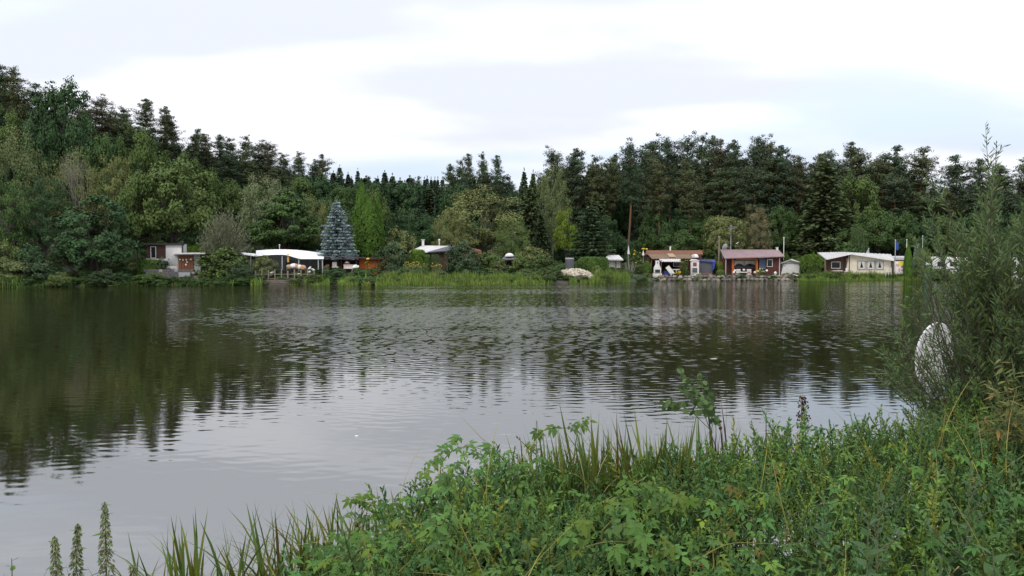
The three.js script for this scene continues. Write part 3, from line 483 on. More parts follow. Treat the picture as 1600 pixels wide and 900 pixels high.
function pole(name, label, px, pyT, d, rad, mat, category = 'pole', group) {
  const t = spot(name, label, category, px, d, group), h = Y(pyT, d) - t.position.y, g = new THREE.CylinderGeometry(rad * 0.8, rad, h + 0.1, 8); g.translate(0, h / 2 - 0.05, 0); mesh('shaft', g, mat, t); const c = new THREE.SphereGeometry(rad * 1.5, 8, 6); c.translate(0, h, 0); mesh('cap', c, mat, t); return t;
}
function ballGeo(rad, seed, amp = 0.25, det = 2) { const g = new THREE.IcosahedronGeometry(rad, det), p = g.attributes.position; for (let i = 0; i < p.count; i++) { const k = 1 + amp * (vnoise(p.getX(i) / rad * 1.7 + 5, p.getY(i) / rad * 1.7 + p.getZ(i) / rad * 1.3 + 9, seed) - 0.5) * 2; p.setXYZ(i, p.getX(i) * k, p.getY(i) * k, p.getZ(i) * k); } g.computeVertexNormals(); return g; }
function hedge(label, px0, px1, pyT, d, deep, tone, o = {}) {
  const t = spot(o.name ?? 'clipped_hedge', label, o.category ?? 'hedge', (px0 + px1) / 2, d, o.group, o.base != null ? Y(o.base, d) : undefined), w = (px1 - px0) * M(d), h = Y(pyT, d) - t.position.y + 0.1;
  const g = hedgeGeo(o.seed ?? (px0 | 0), w, h, deep, o.leaf ?? 0.075, Math.round((o.dens ?? 420) * (w * h * 2 + w * deep + h * deep * 2)), o.round ?? 0.35); g.translate(0, -0.1, 0);
  mesh('foliage', g, TONE[tone][0], t); const st = new Geo(), r = mulberry(px0 | 0); for (let k = 0; k < 5; k++) st.tube([V((k / 4 - 0.5) * w * 0.6, -0.1, 0), V((k / 4 - 0.5) * w * 0.7, h * 0.6, (r() - 0.5) * 0.2)], [0.04, 0.015], 4); mesh('stems', st.geometry(), barkGrey, t); return t;
}
function flowers(label, px, pyT, d, wpx, petal, tone, o = {}) {      // a flowering plant: leaves, stems and single blossoms
  const t = spot(o.name ?? 'flowering_plant', label, 'plant', px, d, o.group, o.y), r = mulberry((px * 13 + d) | 0), h = Y(pyT, d) - t.position.y, w = wpx * M(d), g = new Geo(), s = new Geo(), n = o.n ?? 9;
  for (let k = 0; k < (o.leaves ?? 260); k++) { const a = r() * 6.28, q = Math.sqrt(r()) * w / 2, p = V(Math.cos(a) * q, h * (0.05 + 0.8 * r()), Math.sin(a) * q); patch(g, r, p, 0.05, 0.05, 1, o.leaf ?? 0.075, V(0, 1, 0), 0.8 + 0.4 * r()); }
  const pg = ballGeo(o.size ?? 0.09, 3, 0.2, 1); pg.scale(1, 0.7, 1);
  for (let k = 0; k < n; k++) { const a = r() * 6.28, q = Math.sqrt(r()) * w * 0.48, y = h * (o.low ?? 0.6) + h * (1 - (o.low ?? 0.6)) * r(), p = V(Math.cos(a) * q, y, Math.sin(a) * q); s.tube([V(p.x * 0.5, -0.05, p.z * 0.5), p], [0.012, 0.008], 3); const b = mesh('blossom', pg, petal, t); b.position.copy(p); b.scale.setScalar(0.7 + 0.6 * r()); }
  mesh('foliage', g.geometry(), TONE[tone][0], t); mesh('stems', s.geometry(), barkGrey, t); return t;
}

// --- brown and white cabin, garden shed and terrace at the left
{
  const o = spot('brown_white_cabin', 'small flat-roofed cabin, half brown boards half white plaster, beside the shore maple', 'cabin', 256, 82);
  for (let k = 0; k < 9; k++) BX(o, 'board', mBrown, 229 + k * 3.3, 229 + (k + 1) * 3.3 - 0.25, 382, null, 82 + (k % 2) * 0.02, 0.05); BX(o, 'wall', mPlaster, 229, 283.6, 381.6, null, 82.08, 1.3); BX(o, 'plaster_wall', mPlaster, 258.9, 283.6, 381.4, null, 81.96, 0.11);
  slab(o, 'roof', mDark, [[224, 380.6, 81.7], [288, 381.3, 81.7], [287, 380.2, 83.8], [226, 379.6, 83.8]], 0.13); windowOn(o, 235, 243.5, 385, 403.5, 82, mWhite); BX(o, 'parapet', mWhite, 228, 262, 404, 407.5, 81, 0.35);
  hedge('bright rounded hedge below the brown and white cabin window', 217, 249, 405.5, 79.6, 1.2, 'hedge', { dens: 520 });
  plant('bush', 'deep', 256, 402, 79.4, 24, 'dark grey-green bush against the white plaster wall');
  hedge('bright green dome-clipped bush behind the garden shed', 285, 322, 382, 86, 2.2, 'bright', { name: 'dome_bush', category: 'shrub', round: 1, dens: 360 });
  const c = pole('stove_pipe', 'dark stove pipe standing at the white cabin wall corner', 285.5, 379, 81.6, 0.10, mDark, 'chimney');
  const s = spot('garden_shed', 'small flat-roofed shed with red-brown door left of the pollard willow', 'shed', 295, 79.6);
  slab(s, 'roof', mPaleRoof, [[269, 395.8, 78.6], [321, 395.2, 78.6], [320, 394.4, 82.4], [271, 395, 82.4]], 0.1); BX(s, 'wall', mGrey, 277, 313, 396.6, null, 79.7, 2.3);
  const dr = BX(s, 'door', mDoor, 278.6, 302, 399, null, 79.62, 0.06); for (let k = 0; k < 5; k++) BX(s, 'plank', mDoor, 279 + k * 4.6, 283.2 + k * 4.6, 400, null, 79.58, 0.04, dr);
  for (let k = 0; k < 6; k++) { const g = ballGeo(0.09, k + 9, 0.3, 1), m = mesh('star_ornament', g, mFlowerWhite, s), p = rel(s, at([281, 286, 291, 298, 292.5, 290.5][k], [405.5, 406.2, 405.8, 405.2, 409.5, 413.5][k], 79.54)); m.position.copy(p); m.scale.z = 0.3; }
  const w = spot('terrace_wall', 'low dark retaining wall under the left cabins', 'wall', 262, 78.6);
  const r = mulberry(5); for (let row = 0; row < 3; row++) for (let k = 0; k < 13; k++) { const x0 = 224 + k * 6 + (row % 2) * 3; if (x0 > 300) continue; BX(w, 'stone', [mBoard, mSlate, mConcrete][(r() * 2.3) | 0], x0 + 0.2, x0 + 5.7, 421 + row * 3.8, 424.5 + row * 3.8 + (row === 2 ? 6 : 0), 78.6 - 0.05 * r() - row * 0.12, 0.5); }
  BX(w, 'panel', mGrey, 279, 297, 425.5, 432.5, 78.1, 0.08);
  const st = spot('concrete_steps', 'pale concrete steps going down to the water by the shed', 'steps', 308, 77.4); for (let k = 0; k < 5; k++) BX(st, 'step', mConcrete, 300 + k * 0.6, 312 + k * 1.0, 431 + k * 3, 446, 78.4 - k * 0.3, 0.32);
  const ta = spot('garden_bench', 'white garden bench before the white plaster wall', 'bench', 268, 80.6); BX(ta, 'seat', mWhite, 261, 277, 421, 422.3, 80.4, 0.5); BX(ta, 'backrest', mWhite, 261, 277, 415.5, 419.5, 80.85, 0.06); for (const p of [262, 275]) BX(ta, 'leg', mWhite, p, p + 1.2, 422.3, null, 80.5, 0.3);
}
// --- white arched tent with its porch
{
  const side = spot('lean_to_roof', 'small white lean-to roof on a thin post left of the white tent', 'shelter', 390, 82); slab(side, 'roof', mTent, [[372, 396.6, 81.5], [404, 400.4, 81.5], [402, 396.6, 84.5], [372, 393.6, 84.5]], 0.05); for (const p of [391, 376]) { BX(side, 'post', mSteel, p, p + 1.3, 397.5, null, 81.7, 0.08); }
  const o = spot('white_tent', 'large white arched awning tent on grey posts beside the blue spruce', 'tent', 455, 83.2);
  const arch = (x0, x1, f, d0, d1, name) => { // curved cloth roof swept from front to back
    const n = 18, p = [], idx = [], uv = []; for (let j = 0; j <= 4; j++) for (let i = 0; i <= n; i++) { const u = i / n, v = j / 4, q = rel(o, at(lerp(x0, x1, u), f(u, v), lerp(d0, d1, v))); p.push(q.x, q.y, q.z); uv.push(u * 3, v); }
    for (let j = 0; j < 4; j++) for (let i = 0; i < n; i++) { const a = j * (n + 1) + i; idx.push(a, a + 1, a + n + 2, a, a + n + 2, a + n + 1); }
    const g = new THREE.BufferGeometry(); g.setAttribute('position', new THREE.Float32BufferAttribute(p, 3)); g.setAttribute('uv', new THREE.Float32BufferAttribute(uv, 2)); g.setIndex(idx); g.computeVertexNormals(); return mesh(name, g, mTent, o);
  };
  arch(400, 506, (u, v) => lerp(u < 0.33 ? 400.5 - 2.5 * Math.sin(u * 4.7) : u < 0.66 ? 398 + 6 * sstep(0.4, 0.66, u) : 404.5, 389.5 + 15.4 * (u - 0.35) ** 2, Math.pow(v, 0.75)), 81.2, 86.5, 'canopy');
  BX(o, 'valance', mWhite, 468, 505, 404.2, 405.3, 81.3, 0.04);
  BX(o, 'back_wall', mGrey, 412, 504, 396, null, 85.9, 0.08); for (const [a, b] of [[470, 483], [486, 500], [446, 460]]) BX(o, 'curtain_wall', mSlate, a, b, 406, null, 84.6, 0.05);
  for (const p of [440, 466, 496.5, 503]) BX(o, 'post', mSteel, p, p + 1.4, p < 445 ? 399.5 : 404, null, 81.5, 0.09);
  BX(o, 'streamer', paint(0.62, 0.38, 0.10), 448.5, 451.5, 396.8, 409.5, 81.45, 0.04);
  pole('tent_pole', 'short pale pole tip over the white tent roof', 437, 383, 87.2, 0.06, mWhite);
  const c = spot('swing_seat', 'garden swing seat heaped with pale and orange flowered cushions by the tent', 'garden seat', 463, 80.4); BX(c, 'seat', mPost, 447, 478, 419.6, 421, 80.4, 0.7); for (const p of [448, 476]) BX(c, 'leg', mPost, p, p + 1.2, 421, null, 80.5, 0.5);
  [[452, 417, 0.30, mTanPale], [458.5, 415.5, 0.34, mWhite], [463.5, 415.8, 0.30, mFabric], [468, 417, 0.30, mWhite], [473, 418, 0.32, mFabric]].forEach(([px, py, s, m], k) => { const g = ballGeo(s, k + 20, 0.15, 2); g.scale(1, 0.75, 0.6); const q = mesh('cushion', g, m, c); q.position.copy(rel(c, at(px, py, 80.2))); });
}
// --- shore fence of posts and rails, timber bank edge
{
  const f = spot('shore_fence', 'low fence of thin grey posts and rails along the tent garden', 'fence', 445, 78.9), r = mulberry(17);
  for (let k = 0; k < 10; k++) { const p = 398 + k * 10.2; BX(f, 'post', mPost, p, p + 1.5, 420 + r() * 4, 441, 78.9, 0.09); } for (const y of [428, 435]) BX(f, 'rail', mPost, 398, 492, y, y + 1, 78.97, 0.05);
  const e = spot('timber_edge', 'weathered grey timber boards edging the bank below the tent garden', 'bank edge', 440, 78.3); for (let k = 0; k < 9; k++) for (let j = 0; j < 2; j++) BX(e, 'plank', mBoard, 384 + k * 12.2 + j * 3, 395.8 + k * 12.2 + j * 3, 437.2 + j * 3.2, 440.2 + j * 3.2 + (j ? 4 : 0), 78.25 - j * 0.05, 0.09);
}
// --- red-brown cabin behind the blue spruce, orange shed, patio
{
  const o = spot('red_cabin', 'low red-brown cabin half hidden by the blue spruce', 'cabin', 535, 87); BX(o, 'wall', mRed, 505, 562, 402, null, 87, 3); slab(o, 'roof', mDark, [[500, 401.5, 86.2], [564, 402.3, 86.2], [564, 399.5, 91], [502, 399.3, 91]], 0.12); windowOn(o, 521, 527, 399.8 + 3, 412, 87, mWhite); BX(o, 'door', mBrown, 545, 552, 404, null, 86.95, 0.05);
  for (const p of [532, 556]) BX(o, 'post', mPost, p, p + 1.6, 402, null, 86.3, 0.12);
  const s = spot('orange_shed', 'bright orange wooden shed with dark flat roof by the thujas', 'shed', 578, 86); BX(s, 'wall', mOrange, 561.5, 598, 403.8, null, 86, 2.2); for (let k = 0; k < 9; k++) BX(s, 'plank', mOrange, 561.7 + k * 4, 565.4 + k * 4, 404, null, 85.96 - (k % 2) * 0.015, 0.035); slab(s, 'roof', mBrown, [[554, 402.4, 85.3], [601, 404.4, 85.3], [600, 402.2, 89], [556, 400.4, 89]], 0.11); BX(s, 'side_wall', mBrown, 553.6, 561.4, 403.5, null, 86.4, 1.6);
  const t = spot('patio_table', 'patio table under a white cloth beside the orange shed', 'table', 544, 83.6); BX(t, 'tabletop', mWhite, 536.5, 551.5, 413.6, 414.8, 83.4, 0.9); BX(t, 'tablecloth', mWhite, 537, 551, 414.8, 420, 83.45, 0.8); for (const p of [538, 549]) BX(t, 'leg', mPost, p, p + 1, 420, null, 83.6, 0.4);
  const u = spot('table_parasol', 'little red and white striped parasol on the patio table', 'parasol', 542, 83.9); { const g = new THREE.ConeGeometry(0.42, 0.3, 12); g.translate(0, Y(411, 83.9) - u.position.y, 0); mesh('canopy', g, mFlowerRed, u); const w = new THREE.ConeGeometry(0.27, 0.22, 12); w.translate(0, Y(409.2, 83.9) - u.position.y, 0); mesh('top', w, mWhite, u); const p = new THREE.CylinderGeometry(0.025, 0.025, 1.9, 6); p.translate(0, Y(411, 83.9) - u.position.y - 0.85, 0); mesh('shaft', p, mPost, u); }
  plant('bush', 'brown', 510, 411, 81, 14, 'reddish withered bush between the tent and the blue spruce');
  const ch = spot('garden_armchair', 'pale garden armchair before the red-brown cabin', 'chair', 524, 83.4); BX(ch, 'seat', mCurtain, 518.5, 528, 416.6, 418.4, 83.3, 0.6); BX(ch, 'backrest', mCurtain, 519, 526, 409.5, 416.6, 83.95, 0.08); for (const p of [519, 526.5]) BX(ch, 'leg', mPost, p, p + 1, 418.4, null, 83.5, 0.4);
  flowers('tall sunflower in front of the orange shed', 574, 404, 82, 7, mYellow, 'mid', { n: 1, size: 0.14, low: 0.97, leaves: 60, name: 'sunflower', leaf: 0.1 });
  flowers('white hydrangea by the patio table', 556, 415, 81.5, 10, mFlowerWhite, 'dark', { n: 5, size: 0.2, leaves: 160 });
  flowers('white rose bush at the fence below the tent', 487, 416, 80, 9, mFlowerWhite, 'dark', { n: 7, size: 0.12, leaves: 140 });
  flowers('white roses behind the shore fence left of the cushions', 418, 421, 80.3, 16, mFlowerWhite, 'dark', { n: 8, size: 0.11 });
  flowers('loose white roses on the fence under the swing seat', 462, 422, 79.6, 14, mFlowerWhite, 'mid', { n: 6, size: 0.10 });
}
// --- light grey roofed house with red roof beyond it, in the middle
{
  const o = spot('grey_roof_house', 'house behind the bushes showing only its light grey metal roof', 'house', 675, 89); const roof = slab(o, 'roof', mPaleRoof, [[640, 392.5, 88], [668, 393.4, 88], [702, 384, 91.5], [660, 383.6, 91.5]], 0.12); BX(o, 'wall', mBrown, 644, 700, 393.8, null, 88.6, 2.9); slab(o, 'gable_roof', mSlate, [[668, 393.6, 87.95], [720, 389.5, 88], [716, 384.6, 91.4], [702, 384.4, 91.4]], 0.1);
  BX(o, 'chimney', mWhite, 659, 662.6, 375, 384.5, 91, 0.3); BX(o, 'chimney_cap', mWhite, 658, 663.6, 374.2, 375, 90.9, 0.5);
  const a = pole('roof_aerial', 'thin forked aerial at the left end of the light grey roof', 646.5, 371.5, 91.8, 0.05, mSteel, 'aerial'); { const g = new THREE.CylinderGeometry(0.03, 0.03, 0.9, 5); g.rotateZ(1.2); g.translate(-0.35, Y(381, 91.8) - a.position.y, 0); mesh('arm', g, mSteel, a); }
  pole('vent_pipe', 'pale vent pipe near the right end of the light grey roof', 686.5, 375, 91.9, 0.08, mWhite, 'pipe');
  const q = spot('red_roof_cabin', 'cabin showing one sloping red-brown roof edge between the bushes', 'cabin', 735, 89.5); slab(q, 'roof', mRust, [[722, 386.4, 88.6], [753, 392.8, 88.6], [750, 390, 92], [724, 385, 92]], 0.25); BX(q, 'wall', mBrown, 722, 752, 393, null, 89, 2.5);
  const k = spot('garden_kiosk', 'tiny kiosk with dark hipped roof, white dome and red post', 'kiosk', 795, 86.5); slab(k, 'roof', mSlate, [[782, 405.6, 85.7], [806, 404.6, 85.7], [801, 400, 87.6], [789, 400, 87.6]], 0.1); { const g = new THREE.SphereGeometry(0.5, 14, 8, 0, 6.2832, 0, 1.57); g.scale(1, 0.72, 1); const m = mesh('dome', g, mPlaster, k); m.position.copy(rel(k, at(796, 400.6, 86.8))); } BX(k, 'post', mRust, 784.5, 789, 406, null, 86, 0.3); BX(k, 'wall', mBrown, 789.5, 804, 405.6, null, 86.6, 0.6);
}
// --- rubble heap, water tank, hedge, goat shed
{
  const o = spot('rubble_pile', 'heap of pale pinkish rubble stones on the bank by the reeds', 'rubble', 897, 84.6), r = mulberry(88), w = 60 * M(84.6);
  const core = ballGeo(1, 8, 0.2, 3); core.scale(w * 0.47, 0.95, 1.1); core.translate(0, 0.05, 0); mesh('mound', core, paint(0.40, 0.34, 0.27, 0.95), o);
  const sg = ballGeo(0.1, 4, 0.5, 1), st = new THREE.InstancedMesh(sg, new THREE.MeshStandardMaterial({ color: C(0.50, 0.46, 0.38), roughness: 0.95 }), 900), q = new THREE.Object3D(), cc = new THREE.Color();
  for (let k = 0; k < 900; k++) { const a = r() * 6.28, e = Math.acos(r()), x = Math.sin(e) * Math.cos(a), y = Math.cos(e), z = Math.sin(e) * Math.sin(a), j = 0.96 + 0.1 * r(); q.position.set(x * w * 0.48 * j, y * 0.98 * j + 0.03, z * 1.12 * j); q.rotation.set(r() * 6, r() * 6, r() * 6); q.scale.set(0.6 + 1.3 * r(), 0.5 + 0.9 * r(), 0.6 + 1.1 * r()); q.updateMatrix(); st.setMatrixAt(k, q.matrix); const t = 0.65 + 0.6 * r(); st.setColorAt(k, cc.setRGB(t, t * (0.92 + 0.1 * r()), t * (0.85 + 0.15 * r()))); }
  st.name = 'stones'; st.userData.kind = 'stuff'; st.castShadow = st.receiveShadow = true; o.add(st);
  const t = spot('water_tank', 'dark grey upright water tank with pale lid beside the clipped hedge', 'tank', 890, 88); { const h = Y(404.5, 88) - t.position.y, rad = 6.8 * M(88); const g = new THREE.CylinderGeometry(rad, rad, h, 24); g.translate(0, h / 2 - 0.03, 0); mesh('barrel', g, mSlate, t); const l = new THREE.CylinderGeometry(rad * 0.95, rad * 1.05, 0.16, 24); l.translate(0, h + 0.05, 0); mesh('lid', l, mGrey, t); }
  hedge('dark green clipped hedge between the water tank and the small white shed', 902, 951, 401.5, 90, 2, 'hedge', { round: 0.5, dens: 420 });
  const s = spot('small_white_shed', 'small whitewashed shed with pale ragged roof right of the clipped hedge', 'shed', 961, 94); for (let k = 0; k < 5; k++) BX(s, 'plank', mCurtain, 950 + k * 4, 953.7 + k * 4, 406, 418.4, 94 - (k % 2) * 0.02, 0.05); BX(s, 'wall', mGrey, 950, 970, 405.6, 418.6, 94.08, 2); slab(s, 'roof', mPaleRoof, [[944, 404.6, 93.2], [974, 405.2, 93.2], [967, 398.4, 95.4], [950, 398.4, 95.4]], 0.14); for (const p of [950, 962, 969]) BX(s, 'post', mPost, p, p + 1.3, 405.5, null, 93.8, 0.1);
  const b = spot('red_bucket', 'small red tub beside the whitewashed shed', 'tub', 973, 93.2); { const g = new THREE.CylinderGeometry(0.24, 0.19, 0.42, 14, 1, true); g.translate(0, 0.2, 0); mesh('bucket_body', g, mFlowerRed, b); const l = new THREE.CylinderGeometry(0.235, 0.235, 0.02, 14); l.translate(0, 0.4, 0); mesh('lid', l, mPink, b); }
  // stubby cut-back shrub
  const c = spot('cut_back_shrub', 'bare stubby pale stems of a cut-back shrub near the small white shed', 'shrub', 984, 92.3), g = new Geo(), r2 = mulberry(3); for (let k = 0; k < 26; k++) { const a = r2() * 6.28, q2 = 0.25 + 0.45 * r2(), h = (0.9 + r2() * 1.0); g.tube([V(Math.cos(a) * q2 * 0.4, -0.05, Math.sin(a) * q2 * 0.4), V(Math.cos(a) * q2 * 0.8, h * 0.5, Math.sin(a) * q2), V(Math.cos(a) * q2 * 1.2, h, Math.sin(a) * q2)], [0.05, 0.04, 0.025], 4); } mesh('stem', g.geometry(), barkPale, c);
  hedge('small ball-shaped green bush left of the white barbecue', 1003.5, 1017.5, 407, 96, 1.1, 'hedge', { name: 'ball_bush', category: 'shrub', round: 1 });
  for (const [px, py, h, l] of [[982, 382, 15, 'taller white folded parasol left of the brown roof'], [1005, 390, 9, 'shorter white folded parasol touching the brown roof edge']]) { const t2 = spot('folded_parasol', l, 'parasol', px, 99, 'folded white parasols'), y1 = Y(py, 99) - t2.position.y, hh = h * M(99), cg = new THREE.ConeGeometry(0.16, hh, 9); cg.translate(0, y1 - hh / 2, 0); mesh('canopy', cg, mPlaster, t2); const pg = new THREE.CylinderGeometry(0.03, 0.03, y1, 6); pg.translate(0, y1 / 2 - 0.1, 0); mesh('shaft', pg, mSteel, t2); }
  flowers('tall yellow-flowered climber behind the brown-roofed cabin', 998, 387, 101, 30, mYellow, 'mid', { n: 12, size: 0.13, low: 0.35, leaves: 500, leaf: 0.11 });
}
// --- brown-roofed cabin with awning, barbecue, cabinet, grey shed
{
  const D = 99, o = spot('brown_roof_cabin', 'open-fronted cabin with rust and tan roof behind the white barbecue', 'cabin', 1050, D);
  BX(o, 'back_wall', mRed, 1014, 1096, 398, null, D + 3.2, 0.12); BX(o, 'side_wall', mBrown, 1012, 1015.5, 402, null, D + 0.1, 3.2); BX(o, 'side_wall', mRed, 1092, 1096, 399, null, D + 0.1, 3.2); BX(o, 'front_wall', mRed, 1056, 1080, 404.5, null, D + 0.6, 0.1);
  slab(o, 'upper_roof', mRust, [[1008, 396.6, D + 1], [1098.5, 396.9, D + 1], [1097, 391, D + 4.4], [1010, 391, D + 4.4]], 0.14); slab(o, 'lower_roof', mTan, [[1018.5, 404.2, D - 1.4], [1082, 403.6, D - 1.4], [1079, 397.4, D + 0.9], [1011.5, 397, D + 0.9]], 0.08, null, 14); slab(o, 'roof_patch', mTanPale, [[1046, 402.4, D - 1.0], [1056.5, 402.4, D - 1.0], [1051.5, 397.2, D + 0.6], [1041.5, 397.2, D + 0.6]], 0.02);
  o.children[o.children.length - 1].position.y += 0.09;
  slab(o, 'awning', mPaleRoof, [[1033, 408.6, D - 2.6], [1064, 408.8, D - 2.6], [1064, 404.2, D - 1.2], [1029, 404.2, D - 1.2]], 0.05, null, 9); for (const p of [1033, 1063, 1017.5]) BX(o, 'post', mRust, p, p + 1.1, 406, null, D - 2.4, 0.08);
  windowOn(o, 1052, 1066, 409, 416.5, D + 0.55, mWhite); BX(o, 'chimney', mWhite, 1046.5, 1048.6, 385, 392, D + 4.2, 0.25);
  const hood = new THREE.CylinderGeometry(0.42, 0.42, 0.5, 16, 1, false, 0, Math.PI); hood.rotateZ(Math.PI / 2); hood.rotateY(0.4); const hm = mesh('curved_hood', hood, mPlaster, o); hm.position.copy(rel(o, at(1085.5, 402.5, D - 0.6)));
  const b = spot('garden_barbecue', 'white bell-shaped brick barbecue with chimney standing at the quay', 'barbecue', 1027, 95.2);
  { const k = M(95.2), prof = [[6.6, 0], [6.6, 8.2], [5.6, 8.6], [5.4, 13.6], [2.6, 19.4], [2.3, 25.2], [0, 25.4]], bx = (w, y0, y1, dd, z) => { const g = new THREE.BoxGeometry(w * k, (y1 - y0) * k, dd); g.translate(0, (y0 + y1) / 2 * k, z); return g; };
    mesh('base', bx(13.5, -0.6, 6, 0.6, 0), mPlaster, b); mesh('shelf', bx(12.2, 6, 7, 0.66, 0), mConcrete, b); mesh('firebox', bx(8.6, 7.02, 11.5, 0.05, 0.16), mDark, b); for (const s of [-1, 1]) { const g = bx(1.2, 7, 12, 0.55, 0); g.translate(s * 4.6 * k, 0, 0); mesh('cheek', g, mPlaster, b); }
    const sh = new THREE.Shape([[-5.4, 12], [5.4, 12], [4.8, 14.4], [2.5, 19.4], [2.4, 25], [-2.4, 25], [-2.5, 19.4], [-4.8, 14.4]].map(([x, y]) => new THREE.Vector2(x * k, y * k))), hg = new THREE.ExtrudeGeometry(sh, { depth: 0.5, bevelEnabled: true, bevelSize: 0.02, bevelThickness: 0.02, bevelSegments: 1 }); hg.translate(0, 0, -0.25); mesh('hood', hg, mPlaster, b);
    const slot = bx(1.1, 21, 24, 0.04, 0.275); mesh('smoke_slot', slot, mDark, b); const cap = bx(5.6, 25.15, 26, 0.58, 0); mesh('chimney_cap', cap, mPlaster, b); }
  const tb = spot('blue_storage_box', 'blue storage box in front of the open cabin', 'box', 1044, 96.6); BX(tb, 'box_body', mBlue, 1038, 1050, 424.4, null, 96.6, 0.6); BX(tb, 'lid', mBlue, 1037.6, 1050.4, 423.2, 424.3, 96.55, 0.7);
  const lc = spot('deck_chair', 'tilted pale deck chair beside the blue storage box', 'chair', 1049, 96.2); { const g = new THREE.BoxGeometry(0.5, 1.15, 0.06); g.rotateX(-0.2); g.rotateZ(0.62); const m = mesh('backrest', g, mCurtain, lc); m.position.set(-0.15, 0.75, 0); const s = new THREE.BoxGeometry(0.7, 0.06, 0.5); const q = mesh('seat', s, mCurtain, lc); q.position.set(0.35, 0.4, 0); for (const x of [0.05, 0.62]) { const l = new THREE.BoxGeometry(0.04, 0.42, 0.4); const e = mesh('leg', l, mPost, lc); e.position.set(x, 0.18, 0); } }
  const wt = spot('white_garden_table', 'white garden table inside the open cabin front', 'table', 1056, 97.2); BX(wt, 'tabletop', mWhite, 1050.5, 1064, 420.4, 422, 97, 0.8); for (const p of [1052, 1062]) BX(wt, 'leg', mWhite, p, p + 0.9, 422, null, 97.2, 0.4);
  const cb = spot('white_notice_cabinet', 'narrow white cabinet with a dark red square picture by the grey shed', 'cabinet', 1086, 97); BX(cb, 'cabinet_body', mWhite, 1080, 1092.4, 407.4, null, 97, 0.5); BX(cb, 'picture', paint(0.30, 0.045, 0.06), 1083, 1088.6, 410.2, 416.2, 96.97, 0.03); BX(cb, 'door', mSlate, 1082, 1089.6, 418.6, 426, 96.97, 0.03); PX(cb, 'top', mWhite, [[1078.5, 407.3], [1093.4, 407.3], [1087, 404.6], [1083, 404.6]], 96.9, 0.6);
  const gs = spot('grey_shed', 'slate grey shed half covered by a blue tarpaulin', 'shed', 1105, 98); BX(gs, 'wall', mSlate, 1092.8, 1113, 406.4, null, 98, 2.4); for (let k = 0; k < 6; k++) BX(gs, 'panel', mSlate, 1093 + k * 3.3, 1096 + k * 3.3, 407, null, 97.97, 0.025); slab(gs, 'tarpaulin', mTarp, [[1092, 406.8, 97.7], [1118.5, 409.4, 97.7], [1117, 405.6, 101], [1091.5, 404.6, 101]], 0.08); PX(gs, 'tarpaulin', mTarp, [[1113.2, 409], [1118, 409.6], [1116.5, 418], [1113.4, 424]], 97.75, 2.2);
  flowers('tall leafy tomato vine between cabin front and white cabinet', 1069, 402, 95.6, 13, mFlowerRed, 'mid', { n: 6, size: 0.06, low: 0.2, leaves: 620, leaf: 0.10 });
  flowers('clump of yellow marigolds before the white garden table', 1059, 423, 95.2, 9, mYellow, 'mid', { n: 12, size: 0.09, leaves: 60 }); flowers('low red geraniums at the quay by the barbecue', 1040, 429.5, 94.4, 8, mFlowerRed, 'dark', { n: 12, size: 0.09, leaves: 60, low: 0.4 }); flowers('red and yellow bedding flowers before the grey shed', 1100, 426.5, 95.4, 26, mFlowerRed, 'mid', { n: 16, size: 0.08, leaves: 160, low: 0.4 }); flowers('orange bedding flowers at the foot of the white cabinet', 1091, 427, 95, 10, mYellow, 'mid', { n: 10, size: 0.07, leaves: 60, low: 0.4 });
  const ld = spot('stone_birdbath', 'pale stone birdbath before the white cabinet', 'birdbath', 1083, 95); { const g = new THREE.LatheGeometry([[0, -0.05], [0.16, -0.05], [0.14, 0.05], [0.07, 0.1], [0.06, 0.42], [0.25, 0.5], [0.27, 0.56], [0.2, 0.53], [0, 0.5]].map(([x, y]) => new THREE.Vector2(x, y)), 14); mesh('bowl', g, mCurtain, ld); }
}
